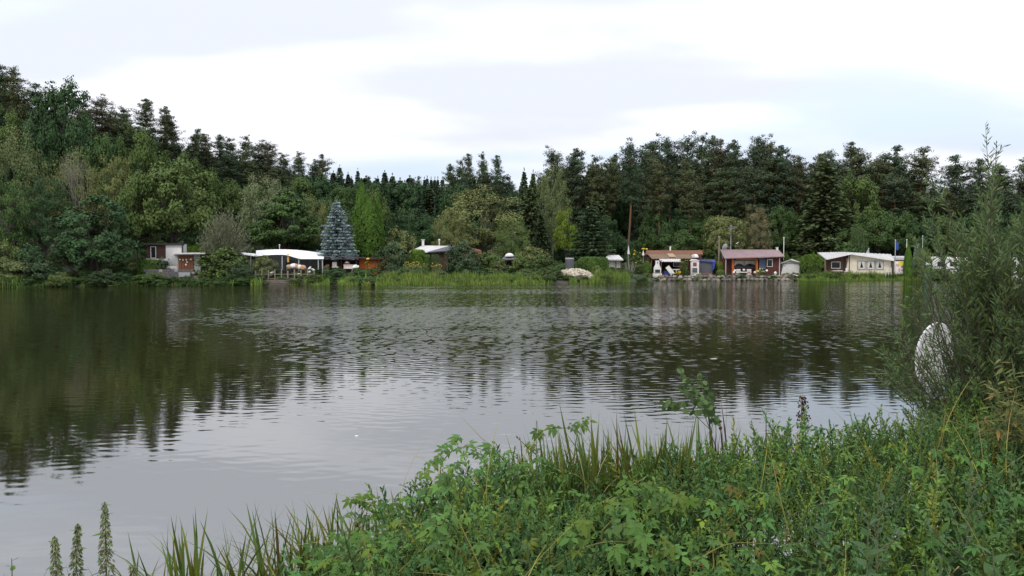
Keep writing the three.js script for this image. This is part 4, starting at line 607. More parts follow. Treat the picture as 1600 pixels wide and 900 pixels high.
// --- mauve-roofed red cabin and its terrace
{
  const D = 99.5, o = spot('mauve_roof_cabin', 'dark red cabin with ribbed mauve metal roof and curtained picture windows', 'cabin', 1172, D);
  BX(o, 'wall', mRed, 1197, 1220, 403, null, D - 1.2, 4.2); BX(o, 'wall', mRed, 1132, 1146.5, 404, null, D + 0.3, 3); BX(o, 'parapet', mRed, 1146.6, 1181, 419.5, null, D + 0.1, 0.1); BX(o, 'interior_wall', mDoor, 1146.6, 1197, 404, null, D + 2.4, 0.1);
  const rf = slab(o, 'roof', mMauve, [[1131.5, 403.2, D - 2], [1226, 400.4, D - 2], [1216, 390.2, D + 3.2], [1125, 390, D + 3.2]], 0.1, null, 26); BX(o, 'fascia', mOrange, 1150, 1182, 403.6, 406, D - 1.4, 0.08); BX(o, 'fascia_board', mRed, 1186, 1225.5, 401, 403, D - 1.6, 0.1); slab(o, 'porch_roof', mSlate, [[1184, 402.8, D - 2.3], [1201, 401.8, D - 2.3], [1200, 400.4, D - 1.4], [1185, 401.2, D - 1.4]], 0.07);
  for (const p of [1144, 1181.3]) BX(o, 'post', mOrange, p, p + 3.2, 405, null, D - 1.3, 0.22); BX(o, 'post', mSteel, 1133.6, 1134.8, 404, null, D - 1.7, 0.09);
  for (const [a, b] of [[1147.6, 1162.3], [1163.2, 1180.6]]) { const w = new THREE.Group(); w.name = 'window'; o.add(w); BX(o, 'pane', mGlass, a, b, 407.2, 419.4, D + 0.14, 0.02, w); BX(o, 'frame', mDark, a, b, 406.4, 407.2, D + 0.05, 0.1, w); const n = 10, sc = [[a, 407.3], [b, 407.3]]; sc.push([b, 416.5]); for (let k = 0; k <= n; k++) { const f = 1 - (k + 0.5) / (n + 1), m = Math.abs(f - 0.5) * 2; sc.push([lerp(a, b, f), 411.2 + 3.6 * m * m + (k % 2 ? 1.1 : 0)]); } sc.push([a, 416.5]); PX(o, 'curtain', mCurtain, sc, D + 0.12, 0.012, w); BX(o, 'low_curtain', mSlate, a, b, 416.5, 419.3, D + 0.125, 0.01, w); }
  const dr = BX(o, 'door_curtain', mBlueCloth, 1186.3, 1196.6, 404.6, 420.5, D - 1.0, 0.05); for (let k = 0; k < 6; k++) { const g = new THREE.CylinderGeometry(0.05, 0.05, 1.25, 6); const m = mesh('fold', g, mBlueCloth, dr); m.position.copy(rel(o, at(1187 + k * 1.75, 412.4, D - 1.03))); }
  windowOn(o, 1198.4, 1207.4, 405, 417, D - 1.25, mCurtain); BX(o, 'corner_trim', mCurtain, 1217.6, 1218.8, 403, null, D - 1.25, 0.05);
  BX(o, 'chimney', mWhite, 1213.4, 1216, 387, 391.5, D + 2.6, 0.28); BX(o, 'chimney_cap', mWhite, 1212.9, 1216.5, 386.2, 387, D + 2.55, 0.38);
  const sd = spot('satellite_dish', 'grey satellite dish on a post left of the mauve roof', 'dish', 1128.6, 103.2); { const y = Y(384.6, 103.2) - sd.position.y, g = new THREE.SphereGeometry(0.75, 18, 8, 0, 6.2832, 0, 0.62); g.rotateX(1.75); g.rotateY(0.55); g.scale(1, 1, 1); g.translate(0, y, -0.4); mesh('reflector', g, mGrey, sd); const p = new THREE.CylinderGeometry(0.05, 0.05, y, 7); p.translate(0, y / 2, 0); mesh('mast', p, mSteel, sd); const ar = new THREE.CylinderGeometry(0.015, 0.015, 0.6, 5); ar.rotateX(1.3); ar.translate(0.1, y - 0.12, 0.25); mesh('feed_arm', ar, mSteel, sd); }
  const an = pole('aerial_mast', 'tall aerial mast behind the left end of the mauve roof', 1141.5, 353, 104, 0.07, mSteel, 'mast'); for (const [y, w] of [[354.5, 1.6], [357.5, 1.1]]) { const g = new THREE.CylinderGeometry(0.025, 0.025, w, 5); g.rotateZ(1.52); g.translate(0, Y(y, 104) - an.position.y, 0); mesh('crossbar', g, mSteel, an); }
  const a2 = pole('hook_aerial', 'short aerial with hooked arm over the mauve roof', 1154, 378.5, 103.5, 0.05, mDark, 'aerial'); { const g = new THREE.CylinderGeometry(0.05, 0.05, 0.5, 6); g.rotateZ(-1.0); g.translate(-0.15, Y(379.5, 103.5) - a2.position.y, 0); mesh('arm', g, mWhite, a2); }
  pole('timber_post', 'weathered timber post between the blue tarpaulin and the mauve roof', 1123.2, 371, 100.5, 0.11, mPost, 'post'); pole('slim_flagpole', 'slim bare pole behind the right end of the mauve roof', 1224.4, 371.5, 103, 0.06, mWhite, 'pole');
  // terrace
  const lamp = (px, py, d, l) => { const t = spot('globe_lamp', l, 'lamp', px, d, 'white globe lamps on the terrace'), y = Y(py, d) - t.position.y, g = new THREE.SphereGeometry(0.15, 14, 10); g.translate(0, y, 0); mesh('globe', g, mPlaster, t); const s = new THREE.CylinderGeometry(0.035, 0.05, y, 8); s.translate(0, y / 2 - 0.06, 0); mesh('shaft', s, mDark, t); };
  lamp(1148.4, 423, 96.2, 'white globe lamp before the left orange post'); lamp(1162.4, 421.8, 97.4, 'white globe lamp between the two picture windows'); lamp(1198.2, 423, 96, 'white globe lamp before the small framed window'); lamp(1179.6, 425.8, 96.4, 'low white globe lamp beside the terrace bench'); lamp(1146.8, 425.8, 95.6, 'lowest white globe lamp at the left end of the terrace');
  const bench = (a, b, l, m) => { const t = spot('white_bench', l, 'bench', (a + b) / 2, 97, 'white benches on the terrace'); BX(t, 'seat', mWhite, a, b, 427.6, 429, 96.6, 0.5); for (let k = 0; k < 3; k++) BX(t, 'slat', mWhite, a, b, 420.6 + k * 2.1, 422.2 + k * 2.1, 97.1, 0.04); for (const p of [a + 0.5, b - 1.5]) BX(t, 'leg', mWhite, p, p + 1, 429, null, 96.8, 0.3); if (m) BX(t, 'cushion', mPink, (a + b) / 2 - 2, (a + b) / 2 + 2, 425, 427.5, 96.7, 0.3); };
  bench(1150.5, 1157, 'left white slatted bench on the terrace of the mauve-roofed cabin'); bench(1167, 1174, 'right white slatted bench with pink cushion on the terrace', 1);
  const tt = spot('terrace_table', 'white terrace table with dark red tray before the picture windows', 'table', 1162, 96); BX(tt, 'tabletop', mWhite, 1155.5, 1168, 424.8, 426, 95.8, 0.7); BX(tt, 'tray', mRed, 1160, 1165, 423.8, 424.75, 95.95, 0.35); for (const p of [1157, 1166]) BX(tt, 'leg', mPost, p, p + 0.9, 426, null, 96, 0.4);
  flowers('pale yellow flowering plant at the quay before the blue door curtain', 1189, 420, 95.6, 14, paint(0.6, 0.58, 0.25), 'olive', { n: 10, size: 0.09, leaves: 360 });
  hedge('low round bush on the quay left of the terrace', 1119, 1133, 421, 96.4, 1.2, 'mid', { name: 'round_bush', category: 'shrub', round: 1 }); hedge('yellow-green bush behind the blue tarpaulin', 1117, 1130, 409, 101, 1.4, 'lime', { name: 'round_bush', category: 'shrub', round: 0.8 });
  plant('bush', 'mid', 1212, 423.5, 96, 10, 'small bush on the quay behind the white stone lantern'); plant('bush', 'olive', 1228, 425.5, 95.8, 16, 'flat bush before the white metal shed at its left'); plant('bush', 'olive', 1243, 425, 95.8, 16, 'flat bush before the white metal shed at its right');
  for (const [px, py, l] of [[1211.6, 424, 'white stone lantern on the quay wall below the red cabin wall'], [1244.6, 429.6, 'small white stone lantern on the quay wall below the white metal shed']]) { const d = 95, t = spot('stone_lantern', l, 'lantern', px, d, 'stone lanterns'), h = Y(py, d) - t.position.y, g = new THREE.LatheGeometry([[0, -0.05], [0.18, -0.05], [0.15, h * 0.15], [0.07, h * 0.2], [0.07, h * 0.5], [0.16, h * 0.55], [0.14, h * 0.78], [0.2, h * 0.8], [0.05, h * 0.96], [0, h]].map(([x, y]) => new THREE.Vector2(x, y)), 10); mesh('column', g, mPlaster, t); }
  const ws = spot('white_metal_shed', 'white metal tool shed with low gable right of the red cabin', 'shed', 1236, 98.5); PX(ws, 'front', mPlaster, [[1225, null], [1251, null], [1251, 410], [1237, 406.6], [1225, 410]], 98.4, 0.05); BX(ws, 'wall', mGrey, 1221.6, 1251, 410.2, null, 98.5, 2); slab(ws, 'roof', mPaleRoof, [[1219.6, 411.2, 97.9], [1235, 405.4, 97.9], [1237, 404.6, 101], [1223, 409.6, 101]], 0.07); slab(ws, 'roof', mPaleRoof, [[1235, 405.4, 97.9], [1252.4, 410.6, 97.9], [1251, 409.6, 101], [1237, 404.6, 101]], 0.07); BX(ws, 'door', mPlaster, 1227, 1249, 412, null, 98.34, 0.04); const rail = BX(ws, 'door_rail', mGrey, 1226, 1250, 410.8, 412, 98.3, 0.06);
}
// --- stone quay along the cabins
{
  const o = spot('stone_quay', 'low quay of rough pale stones along the water below the cabins', 'quay wall', 1140, 94.6, null, 0), r = mulberry(61), gs = [0, 1, 2, 3].map(k => { const g = ballGeo(0.5, 50 + k, 0.35, 2); g.scale(1, 0.62, 0.8); return g; }), ms = [paint(0.17, 0.15, 0.125, 0.95), paint(0.22, 0.195, 0.16, 0.95), paint(0.11, 0.10, 0.09, 0.95), paint(0.28, 0.245, 0.20, 0.95)];
  for (let k = 0; k < 2; k++) for (let px = 1022 + k * 3; px < 1248; px += 5.5 + 4 * r()) { const d = farShore(X(px, 94.5)) + 0.1 + 0.35 * k, m = mesh('stone', gs[(r() * 4) | 0], ms[(r() * 4) | 0], o); m.position.set(X(px, d) - o.position.x, (k ? 0.44 : 0.1) + 0.06 * r(), -d - o.position.z); m.scale.set(0.45 + 0.35 * r(), 0.34 + 0.22 * r(), 0.6); m.rotation.set(r() * 0.4, r() * 6, r() * 0.4); }
  for (const [a, b, y] of [[1100, 1118, 430.6], [1149, 1190, 434], [1208, 1247, 434.5]]) { for (let p = a; p < b - 1; p += 10) BX(o, 'coping', mStoneDull, p, Math.min(b, p + 9.6), y, y + 1.6, 94.6, 0.5); }
}
// --- cream house, poster board, flag, caravans
{
  const D = 98.5, o = spot('cream_house', 'cream gabled house with three curtained windows and open porch', 'house', 1335, D);
  PX(o, 'gable_wall', mCream, [[1327, null], [1393, null], [1393, 406.5], [1330, 396.6], [1327, 397]], D - 1.4, 0.14); BX(o, 'side_wall', mCream, 1324, 1392.6, 404, null, D - 1.2, 5.2); BX(o, 'porch_wall', mBrown, 1289, 1326.6, 403, null, D - 0.9, 0.12);
  for (let k = 0; k < 12; k++) BX(o, 'board', k % 2 ? mBrown : paint(0.13, 0.07, 0.05, 0.8, woodMap), 1290 + k * 3.05, 1292.8 + k * 3.05, 404.6 - k * 0.62, null, D - 0.94 - (k % 2) * 0.03, 0.04);
  slab(o, 'roof', mPaleRoof, [[1290, 404.6, D - 2.2], [1330, 395.4, D - 2.2], [1318, 394, D + 5.2], [1277, 394.6, D + 5.2]], 0.14, null, 10); slab(o, 'roof', mPaleRoof, [[1330, 395.4, D - 2.2], [1397, 406, D - 2.2], [1392, 397.4, D + 5.2], [1318, 394, D + 5.2]], 0.14, null, 12);
  PX(o, 'barge_board', mPlaster, [[1290, 404.6], [1330, 395], [1330, 397.6], [1293.6, 405.6]], D - 2.24, 0.05); PX(o, 'barge_board', mPlaster, [[1330, 395], [1397, 405.6], [1397, 407.8], [1330, 397.6]], D - 2.24, 0.05);
  windowOn(o, 1299, 1313.4, 408.8, 419.6, D - 1.0, mWhite); for (const [a, b] of [[1340, 1352.6], [1354.4, 1366.8], [1368.4, 1381]]) windowOn(o, a, b, 407.6, 421.2, D - 1.45, mFrameGrey, true);
  BX(o, 'porch_post', mPost, 1288.5, 1290.3, 404, null, D - 1.9, 0.13); BX(o, 'corner_post', mBrown, 1393.2, 1395, 406.8, null, D - 1.7, 0.12); BX(o, 'downpipe', mBrown, 1327.2, 1328, 398, null, D - 1.5, 0.08);
  const rail = spot('white_railing', 'white steel railing before the right end of the cream house', 'railing', 1387, 96.2); for (const y of [420, 424]) BX(rail, 'rail', mWhite, 1384, 1393, y, y + 0.5, 96.2, 0.04); for (const p of [1384, 1388.4, 1392.5]) BX(rail, 'post', mWhite, p, p + 0.6, 418, null, 96.25, 0.05); 
  const hoop = spot('white_hoop', 'white round-topped hoop panel by the right window of the cream house', 'railing', 1382.6, 96.6); { const y = Y(415, 96.6) - hoop.position.y, g = new THREE.TorusGeometry(0.2, 0.025, 6, 18); g.scale(0.6, 1.7, 1); g.translate(0, y, 0); mesh('hoop_ring', g, mWhite, hoop); const p = new THREE.CylinderGeometry(0.02, 0.02, y - 0.3, 6); p.translate(0, (y - 0.3) / 2 - 0.03, 0); mesh('post', p, mWhite, hoop); }
  const ch = spot('porch_chair', 'white garden chair on the porch of the cream house', 'chair', 1323, 96.8); BX(ch, 'seat', mWhite, 1320.6, 1325.6, 423.6, 424.6, 96.4, 0.45); BX(ch, 'backrest', mWhite, 1321.4, 1325.6, 418.4, 423.6, 96.86, 0.05); for (const p of [1320.8, 1324.8]) BX(ch, 'leg', mWhite, p, p + 0.7, 424.6, null, 96.5, 0.3);
  const pt = spot('porch_table', 'low porch table with orange bowl before the framed porch window', 'table', 1309, 96.7); BX(pt, 'tabletop', mCurtain, 1302, 1317, 422.6, 423.8, 96.4, 0.6); for (const p of [1303.5, 1315]) BX(pt, 'leg', mPost, p, p + 0.9, 423.8, null, 96.6, 0.3); BX(pt, 'bowl', mOrange, 1308.6, 1312, 421.4, 422.5, 96.6, 0.25);
  const aer = pole('slim_dish_mast', 'small aerial behind the right roof of the cream house', 1357, 388.6, 105, 0.06, mSteel, 'aerial'); { const g = new THREE.ConeGeometry(0.3, 0.6, 10); g.translate(-0.1, Y(393, 105) - aer.position.y, 0); mesh('dish', g, mGrey, aer); }
  const fl = pole('blue_flagpole', 'flagpole with a limp blue flag beside the cream house', 1398.6, 375.4, 101, 0.06, mSteel, 'flagpole'); { const n = 6, g = new THREE.PlaneGeometry(0.34, 1.0, n, 5); const p = g.attributes.position; for (let i = 0; i < p.count; i++) p.setZ(i, 0.06 * Math.sin(p.getX(i) * 22 + p.getY(i) * 3)); g.computeVertexNormals(); g.translate(0.22, Y(384.5, 101) - fl.position.y, 0); mesh('flag', g, new THREE.MeshStandardMaterial({ color: C(0.03, 0.075, 0.33), roughness: 0.85, side: THREE.DoubleSide }), fl); }
  pole('thin_white_pole', 'thin white pole above the slim thuja', 1416.4, 374.6, 103, 0.05, mWhite); pole('thin_grey_pole', 'thin grey pole seen through the willow twigs', 1441, 368.6, 103, 0.05, mSteel);
  const bk = spot('flat_roof_annex', 'low annex with grey flat roof right behind the cream house', 'annex', 1405, 102); slab(bk, 'roof', mPaleRoof, [[1394, 402.2, 101], [1413.6, 402.2, 101], [1413, 400, 105], [1394, 400, 105]], 0.3); BX(bk, 'wall', mGrey, 1395, 1412.6, 405.8, null, 101.6, 3);
  // poster board: a flat print of simple coloured shapes
  const cv = document.createElement('canvas'); cv.width = 128; cv.height = 192; const x = cv.getContext('2d'); x.fillStyle = '#efe6df'; x.fillRect(0, 0, 128, 192); x.fillStyle = '#f1e04a'; x.fillRect(40, 0, 88, 88); x.fillStyle = '#c893b8'; x.beginPath(); x.arc(30, 62, 26, 0, 7); x.fill(); x.fillStyle = '#e9d3c6'; x.beginPath(); x.arc(30, 54, 15, 0, 7); x.fill(); x.fillStyle = '#9a4f74'; x.fillRect(16, 44, 30, 7); x.fillStyle = '#8c74a8'; x.beginPath(); x.arc(108, 92, 24, 0, 7); x.fill(); x.fillStyle = '#d9a7c4'; x.fillRect(44, 120, 26, 60); x.fillStyle = '#b7a4c9'; x.fillRect(84, 130, 34, 40);
  const tx = new THREE.CanvasTexture(cv); tx.colorSpace = THREE.SRGBColorSpace;
  const pb = spot('poster_board', 'standing board with a yellow and pink printed poster by the slim thuja', 'board', 1405, 97.4); BX(pb, 'panel', mWhite, 1397.6, 1413, 408, null, 97.5, 0.08); BX(pb, 'side_post', mPost, 1396, 1397.5, 407, null, 97.5, 0.1); { const a = at(1399.4, 409, 97.49), b = at(1412.4, 425.6, 97.49), g = new THREE.PlaneGeometry(b.x - a.x, a.y - b.y); g.translate((a.x + b.x) / 2 - pb.position.x, (a.y + b.y) / 2 - pb.position.y, -97.49 - pb.position.z + 0.004); mesh('poster', g, new THREE.MeshStandardMaterial({ map: tx, roughness: 0.7 }), pb); }
  plant('column', 'thuja', 1419, 379, 96.8, 13, 'slim dark thuja beside the poster board'); plant('bush', 'mid', 1442, 383, 97.6, 32, 'leafy green shrub right of the slim thuja'); plant('spruce', 'blue', 1432, 378, 99, 16, 'little blue-green conifer behind the slim thuja', null, { shade: 0 });
  const bn = spot('dark_green_tank', 'dark green rounded tank with white lid behind the willow twigs', 'tank', 1447, 97.2); { const h = Y(413, 97.2) - bn.position.y, g = new THREE.CylinderGeometry(0.5, 0.5, h, 18); g.translate(0, h / 2 - 0.04, 0); mesh('barrel', g, mGreenDark, bn); const l = new THREE.SphereGeometry(0.5, 18, 6, 0, 6.2832, 0, 1.57); l.scale(1, 0.35, 1); l.translate(0, h - 0.03, 0); mesh('lid', l, mPlaster, bn); }
  const caravan = (px, d, wpx, l) => { const t = spot('white_caravan', l, 'caravan', px, d, 'caravans behind the willow bush'), w = wpx * M(d), s = new THREE.Shape([[-w / 2, 0.5], [w / 2, 0.5], [w / 2 + 0.1, 1.4], [w / 2 - 0.25, 2.35], [-w / 2 + 0.35, 2.45], [-w / 2 - 0.1, 1.5]].map(([a, b]) => new THREE.Vector2(a, b))), g = new THREE.ExtrudeGeometry(s, { depth: 2, bevelEnabled: true, bevelSize: 0.08, bevelThickness: 0.08, bevelSegments: 2 }); g.translate(0, 0, -1); mesh('caravan_body', g, mPlaster, t); for (const f of [-0.3, 0.05, 0.34]) { const p = new THREE.BoxGeometry(w * 0.2, 0.6, 0.03); p.translate(f * w, 1.6, 1.095); mesh('window', p, mGlass, t); } for (const f of [-0.05, 0.12]) { const p = new THREE.CylinderGeometry(0.32, 0.32, 0.2, 16); p.rotateX(Math.PI / 2); p.translate(f * w, 0.3, 0.95); mesh('wheel', p, mDark, t); } const b = new THREE.BoxGeometry(w, 0.12, 0.03); b.translate(0, 0.95, 1.1); mesh('stripe', b, mSlate, t); };
  caravan(1480, 101, 56, 'white caravan behind the left twigs of the willow bush'); caravan(1552, 103, 62, 'white caravan behind the middle of the willow bush'); caravan(1632, 104, 62, 'white caravan at the right behind the willow bush');
  const car = spot('white_car', 'white parked car seen through the willow twigs', 'car', 1568, 99.6); { const s = new THREE.Shape([[-2.1, 0.3], [2.1, 0.3], [2.15, 0.75], [1.95, 0.95], [1.15, 1.02], [0.55, 1.45], [-0.95, 1.48], [-1.7, 1.05], [-2.12, 0.9]].map(([a, b]) => new THREE.Vector2(a, b))), g = new THREE.ExtrudeGeometry(s, { depth: 1.6, bevelEnabled: true, bevelSize: 0.06, bevelThickness: 0.06, bevelSegments: 2 }); g.translate(0, 0, -0.8); mesh('car_body', g, mPlaster, car); const w = new THREE.Shape([[-1.45, 1.05], [0.95, 1.05], [0.5, 1.38], [-0.9, 1.4]].map(([a, b]) => new THREE.Vector2(a, b))), wg = new THREE.ExtrudeGeometry(w, { depth: 0.02, bevelEnabled: false }); wg.translate(0, 0, 0.87); mesh('side_window', wg, mGlass, car); for (const x of [-1.3, 1.3]) { const p = new THREE.CylinderGeometry(0.32, 0.32, 0.2, 18); p.rotateX(Math.PI / 2); p.translate(x, 0.3, 0.78); const wh = mesh('wheel', p, mDark, car); const rm = new THREE.CylinderGeometry(0.19, 0.19, 0.03, 14); rm.rotateX(Math.PI / 2); rm.translate(x, 0.3, 0.89); mesh('rim', rm, mSteel, wh); } }
  plant('weep', 'bright', 1268, 396, 96.6, 44, 'dense round bush of hanging grass-like leaves beside the white metal shed', null, { name: 'weeping_bush', category: 'shrub', variant: 0, shade: 0 }); plant('column', 'thuja', 1271, 392, 100, 11, 'small thuja tip behind the round hanging bush'); plant('bush', 'thuja', 1229, 393, 101.5, 12, 'bush under the slim bare pole right of the mauve roof');
}
// ---------------------------------------------------------------- far bank: shrubs, reeds, undergrowth
const mGoldenrod = paint(0.36, 0.31, 0.04);
const bush = (tone, px, py, d, w, label, o) => plant('bush', tone, px, py, d, w, label, null, o);
bush('mid', 8, 372, 74.5, 66, 'mid green shrub at the left picture edge above the reeds'); bush('dark', 44, 380, 74, 56, 'dark shrub left of the shore maple'); bush('olive', 22, 402, 72.6, 54, 'olive and reddish shrub low at the left water edge'); bush('deep', 64, 404, 73, 48, 'grey-green shrub at the left foot of the shore maple'); bush('dark', -45, 370, 73, 70, 'dark shrub cut by the left picture edge');
bush('mid', 92, 424, 72.4, 40, 'low green shrub at the water under the shore maple'); bush('dark', 190, 424, 75.4, 36, 'dark low shrub right of the shore maple foot'); bush('hedge', 230, 426, 76, 54, 'broad leafy green shrub at the water below the brown and white cabin'); bush('mid', 268, 435, 76.9, 18, 'tiny shrub at the water below the garden shed'); bush('deep', 160, 420, 74.4, 44, 'shaded shrub under the right side of the shore maple');
bush('dark', 346, 386, 79.6, 84, 'tall dark shrub under the pollard willow', { base: 444 }); bush('mid', 319, 424, 78, 24, 'small green shrub beside the concrete steps'); bush('deep', 374, 412, 78.2, 46, 'dark grey-green shrub at the water right of the pollard willow'); bush('deep', 402, 428, 78.5, 30, 'low dark shrub left of the timber edge'); bush('olive', 414, 398, 80.8, 46, 'olive shrub before the white tent left half');
bush('dark', 491, 427, 78.9, 30, 'low dark shrub at the right end of the timber edge'); bush('dark', 520, 420, 79.3, 44, 'dark shrub at the water below the blue spruce'); bush('mid', 545, 425, 79.6, 30, 'green shrub below the patio table'); bush('deep', 610, 412, 82, 26, 'dark shrub right at the orange shed corner');
bush('olive', 626, 356, 91, 62, 'light olive shrub behind the dark shrub right of the orange shed'); bush('deep', 612, 378, 85, 54, 'big dark shrub between orange shed and light grey roof'); hedge('bright green clipped thuja block below the light grey roof', 641, 664, 390, 86.5, 1.6, 'bright', { dens: 380 }); hedge('smaller clipped block right of the bright thuja block', 664, 672, 398, 86, 1.2, 'hedge', { dens: 380 });
plant('weep', 'mid', 681, 395, 86, 24, 'small grassy hanging shrub below the light grey roof', null, { name: 'weeping_bush', category: 'shrub', variant: 1 });
flowers('yellow goldenrod patch behind the reed bed', 650, 409, 82.5, 40, mGoldenrod, 'olive', { n: 40, size: 0.065, low: 0.55, leaves: 700 }); flowers('yellow goldenrod beside the big grey-green shrub', 682, 411, 82.5, 18, mGoldenrod, 'olive', { n: 16, size: 0.065, low: 0.55, leaves: 300 });
bush('deep', 720, 376, 84.5, 54, 'big grey-green shrub right of the light grey roof'); bush('dark', 764, 392, 85, 56, 'dark shrub under the red-brown roof edge'); bush('olive', 772, 386, 90.5, 40, 'yellowing olive shrub behind the red-brown roof edge'); bush('deep', 735, 402, 82.5, 44, 'low dark shrub behind the middle of the reed bed'); bush('olive', 779, 402, 84, 26, 'low yellowing shrub left of the kiosk');
bush('mid', 812, 398, 84, 44, 'green shrub right before the kiosk'); bush('olive', 832, 384, 86, 60, 'olive shrub with ochre twigs right of the kiosk'); bush('dark', 851, 398, 83.6, 46, 'dark shrub left of the rubble heap'); plant('column', 'thuja', 807, 382, 88.5, 8, 'tiny dark thuja beside the white kiosk dome');
bush('mid', 934, 415, 87, 26, 'green shrub at the foot of the clipped hedge'); bush('mid', 998, 413, 98, 26, 'lawn-side green shrub left of the ball-shaped bush'); bush('olive', 1012, 426, 93.8, 18, 'low shrub on the bank left of the barbecue'); bush('deep', 1024, 431, 93.2, 16, 'small dark shrub at the water below the barbecue'); bush('mid', 990, 402, 102, 34, 'shrub behind the cut-back pale stems');
bush('dark', 1330, 380, 107, 60, 'dark shrub hugging the back of the cream house'); bush('dark', 1110, 382, 106, 50, 'green shrub behind the blue tarpaulin shed'); bush('mid', 1243, 398, 103, 30, 'green shrub behind the white metal shed'); bush('mid', 1470, 418, 98, 50, 'green shrub at the far bank behind the willow twigs'); bush('mid', 1530, 425, 99.5, 50, 'low green shrub before the white caravans');
function bladeGeo(h, w, bend, segs = 4, twist = 0.2) {
  const g = new Geo(), p = []; for (let k = 0; k <= segs; k++) { const t = k / segs, ww = w * (k === segs ? 0 : (0.75 + 0.45 * Math.sin(Math.PI * (0.15 + 0.6 * t)) - 0.5 * t)), a = twist * t; p.push([V(-Math.cos(a) * ww / 2, h * (t - 0.28 * bend * t * t * t), bend * h * t * t * 0.75 - Math.sin(a) * ww / 2), V(Math.cos(a) * ww / 2, h * (t - 0.28 * bend * t * t * t), bend * h * t * t * 0.75 + Math.sin(a) * ww / 2)]); }
  for (let k = 0; k < segs; k++) { const [a, b] = p[k], [c, d] = p[k + 1], n = V().crossVectors(V().subVectors(b, a), V().subVectors(d, a)).normalize(), q = g.p.length / 3; for (const v of [a, b, c, d]) g.vert(v.x, v.y, v.z, n.x, n.y, n.z, [1, 1, 1]); g.i.push(q, q + 1, q + 3); if (k < segs - 1) g.i.push(q, q + 3, q + 2); }
  return g.geometry();
}
function scatter(name, geo, mat, list, parent) {                    // instanced copies: [x, y, z, yaw, tiltX, tiltZ, sx, sy, colour]
  const m = new THREE.InstancedMesh(geo, mat, list.length), q = new THREE.Object3D(), c = new THREE.Color(); q.rotation.order = 'YXZ';
  list.forEach((e, i) => { q.position.set(e[0], e[1], e[2]); q.rotation.set(e[4], e[3], e[5]); q.scale.set(e[6], e[7], e[6]); q.updateMatrix(); m.setMatrixAt(i, q.matrix); m.setColorAt(i, c.setRGB(...e[8])); });
  m.name = name; m.castShadow = m.receiveShadow = true; m.userData.kind = 'stuff'; parent.add(m); return m;
}
const reedGeo = [bladeGeo(1, 0.045, 0.12), bladeGeo(1, 0.045, 0.35), bladeGeo(1, 0.04, 0.6)], reedMat = new THREE.MeshPhysicalMaterial({ color: C(0.160, 0.250, 0.046), vertexColors: true, specularIntensity: 0.4, roughness: 0.7, transmission: 0.25, thickness: 0, side: THREE.DoubleSide });
function reeds(label, px0, px1, n, h0, h1, deep, o = {}) {
  const t = new THREE.Group(); t.name = numbered('reeds'); scene.add(t); tag(t, label, 'reeds', 'reed beds along the far bank', 'stuff');
  const r = mulberry((px0 * 7 + n) | 0), L = [[], [], []];
  for (let k = 0; k < n; k++) { const px = lerp(px0, px1, r()) , d0 = table(shorePx, px), x = X(px, d0), d = farShore(x) + (r() - 0.35) * deep, xx = X(px, d), end = Math.min(1, 0.3 + Math.min(px - px0, px1 - px) / 14), lump = (0.45 + 1.1 * fbm(xx * 1.3, d * 0.8, 77, 3)) * (0.55 + 0.45 * end), v = 0.65 + 0.6 * r(), y = r() < 0.14 ? 1.7 : 1; if (r() > end + 0.12) continue; if (o.gap && fbm(xx * 1.1 + 4, 9, 12, 2) < o.gap) continue; L[(r() * 3) | 0].push([xx, Math.max(groundY(xx, -d), -0.25) - 0.05, -d, r() * 6.28, (r() - 0.5) * 0.25, (r() - 0.5) * 0.25, 1, (h0 + (h1 - h0) * r()) * lump, [v * y * (o.tint?.[0] ?? 1), v * (o.tint?.[1] ?? 1), v * (o.tint?.[2] ?? 1)]]); }
  L.forEach((l, i) => l.length && scatter('blades', reedGeo[i], reedMat, l, t));
}
reeds('bright green reed bed in front of the light grey roof', 596, 846, 6500, 0.45, 1.1, 3.4); reeds('reed bed before the rubble heap', 838, 930, 1500, 0.45, 0.85, 1.6, { gap: 0.34 }); reeds('reed bed between the rubble heap and the cut-back shrub', 922, 985, 1700, 0.6, 1.25, 2.6); reeds('long reed bed before the cream house', 1246, 1430, 5200, 0.4, 0.9, 3.0, { tint: [0.88, 0.95, 0.85] }); reeds('reeds behind the willow bush', 1430, 1680, 3000, 0.6, 1.2, 3, { tint: [0.8, 0.82, 0.9] }); reeds('reeds at the left picture edge', -60, 40, 700, 0.5, 1.0, 1.4, { tint: [0.8, 0.85, 0.9] }); reeds('light green sword-leaved tufts below patio and orange shed', 484, 600, 2200, 0.4, 0.85, 2.0, { gap: 0.4, tint: [1.15, 1.15, 1.2] }); reeds('scattered sword-leaved tufts along the timber edge', 350, 486, 420, 0.6, 1.0, 0.8, { gap: 0.52, tint: [1.1, 1.1, 1] }); reeds('low bank grass along the left water edge', 30, 360, 2600, 0.3, 0.7, 1.4, { gap: 0.3, tint: [0.5, 0.55, 0.7] }); reeds('sparse tufts along the stone quay', 1000, 1246, 420, 0.35, 0.7, 1.0, { gap: 0.5, tint: [0.9, 0.85, 1] });
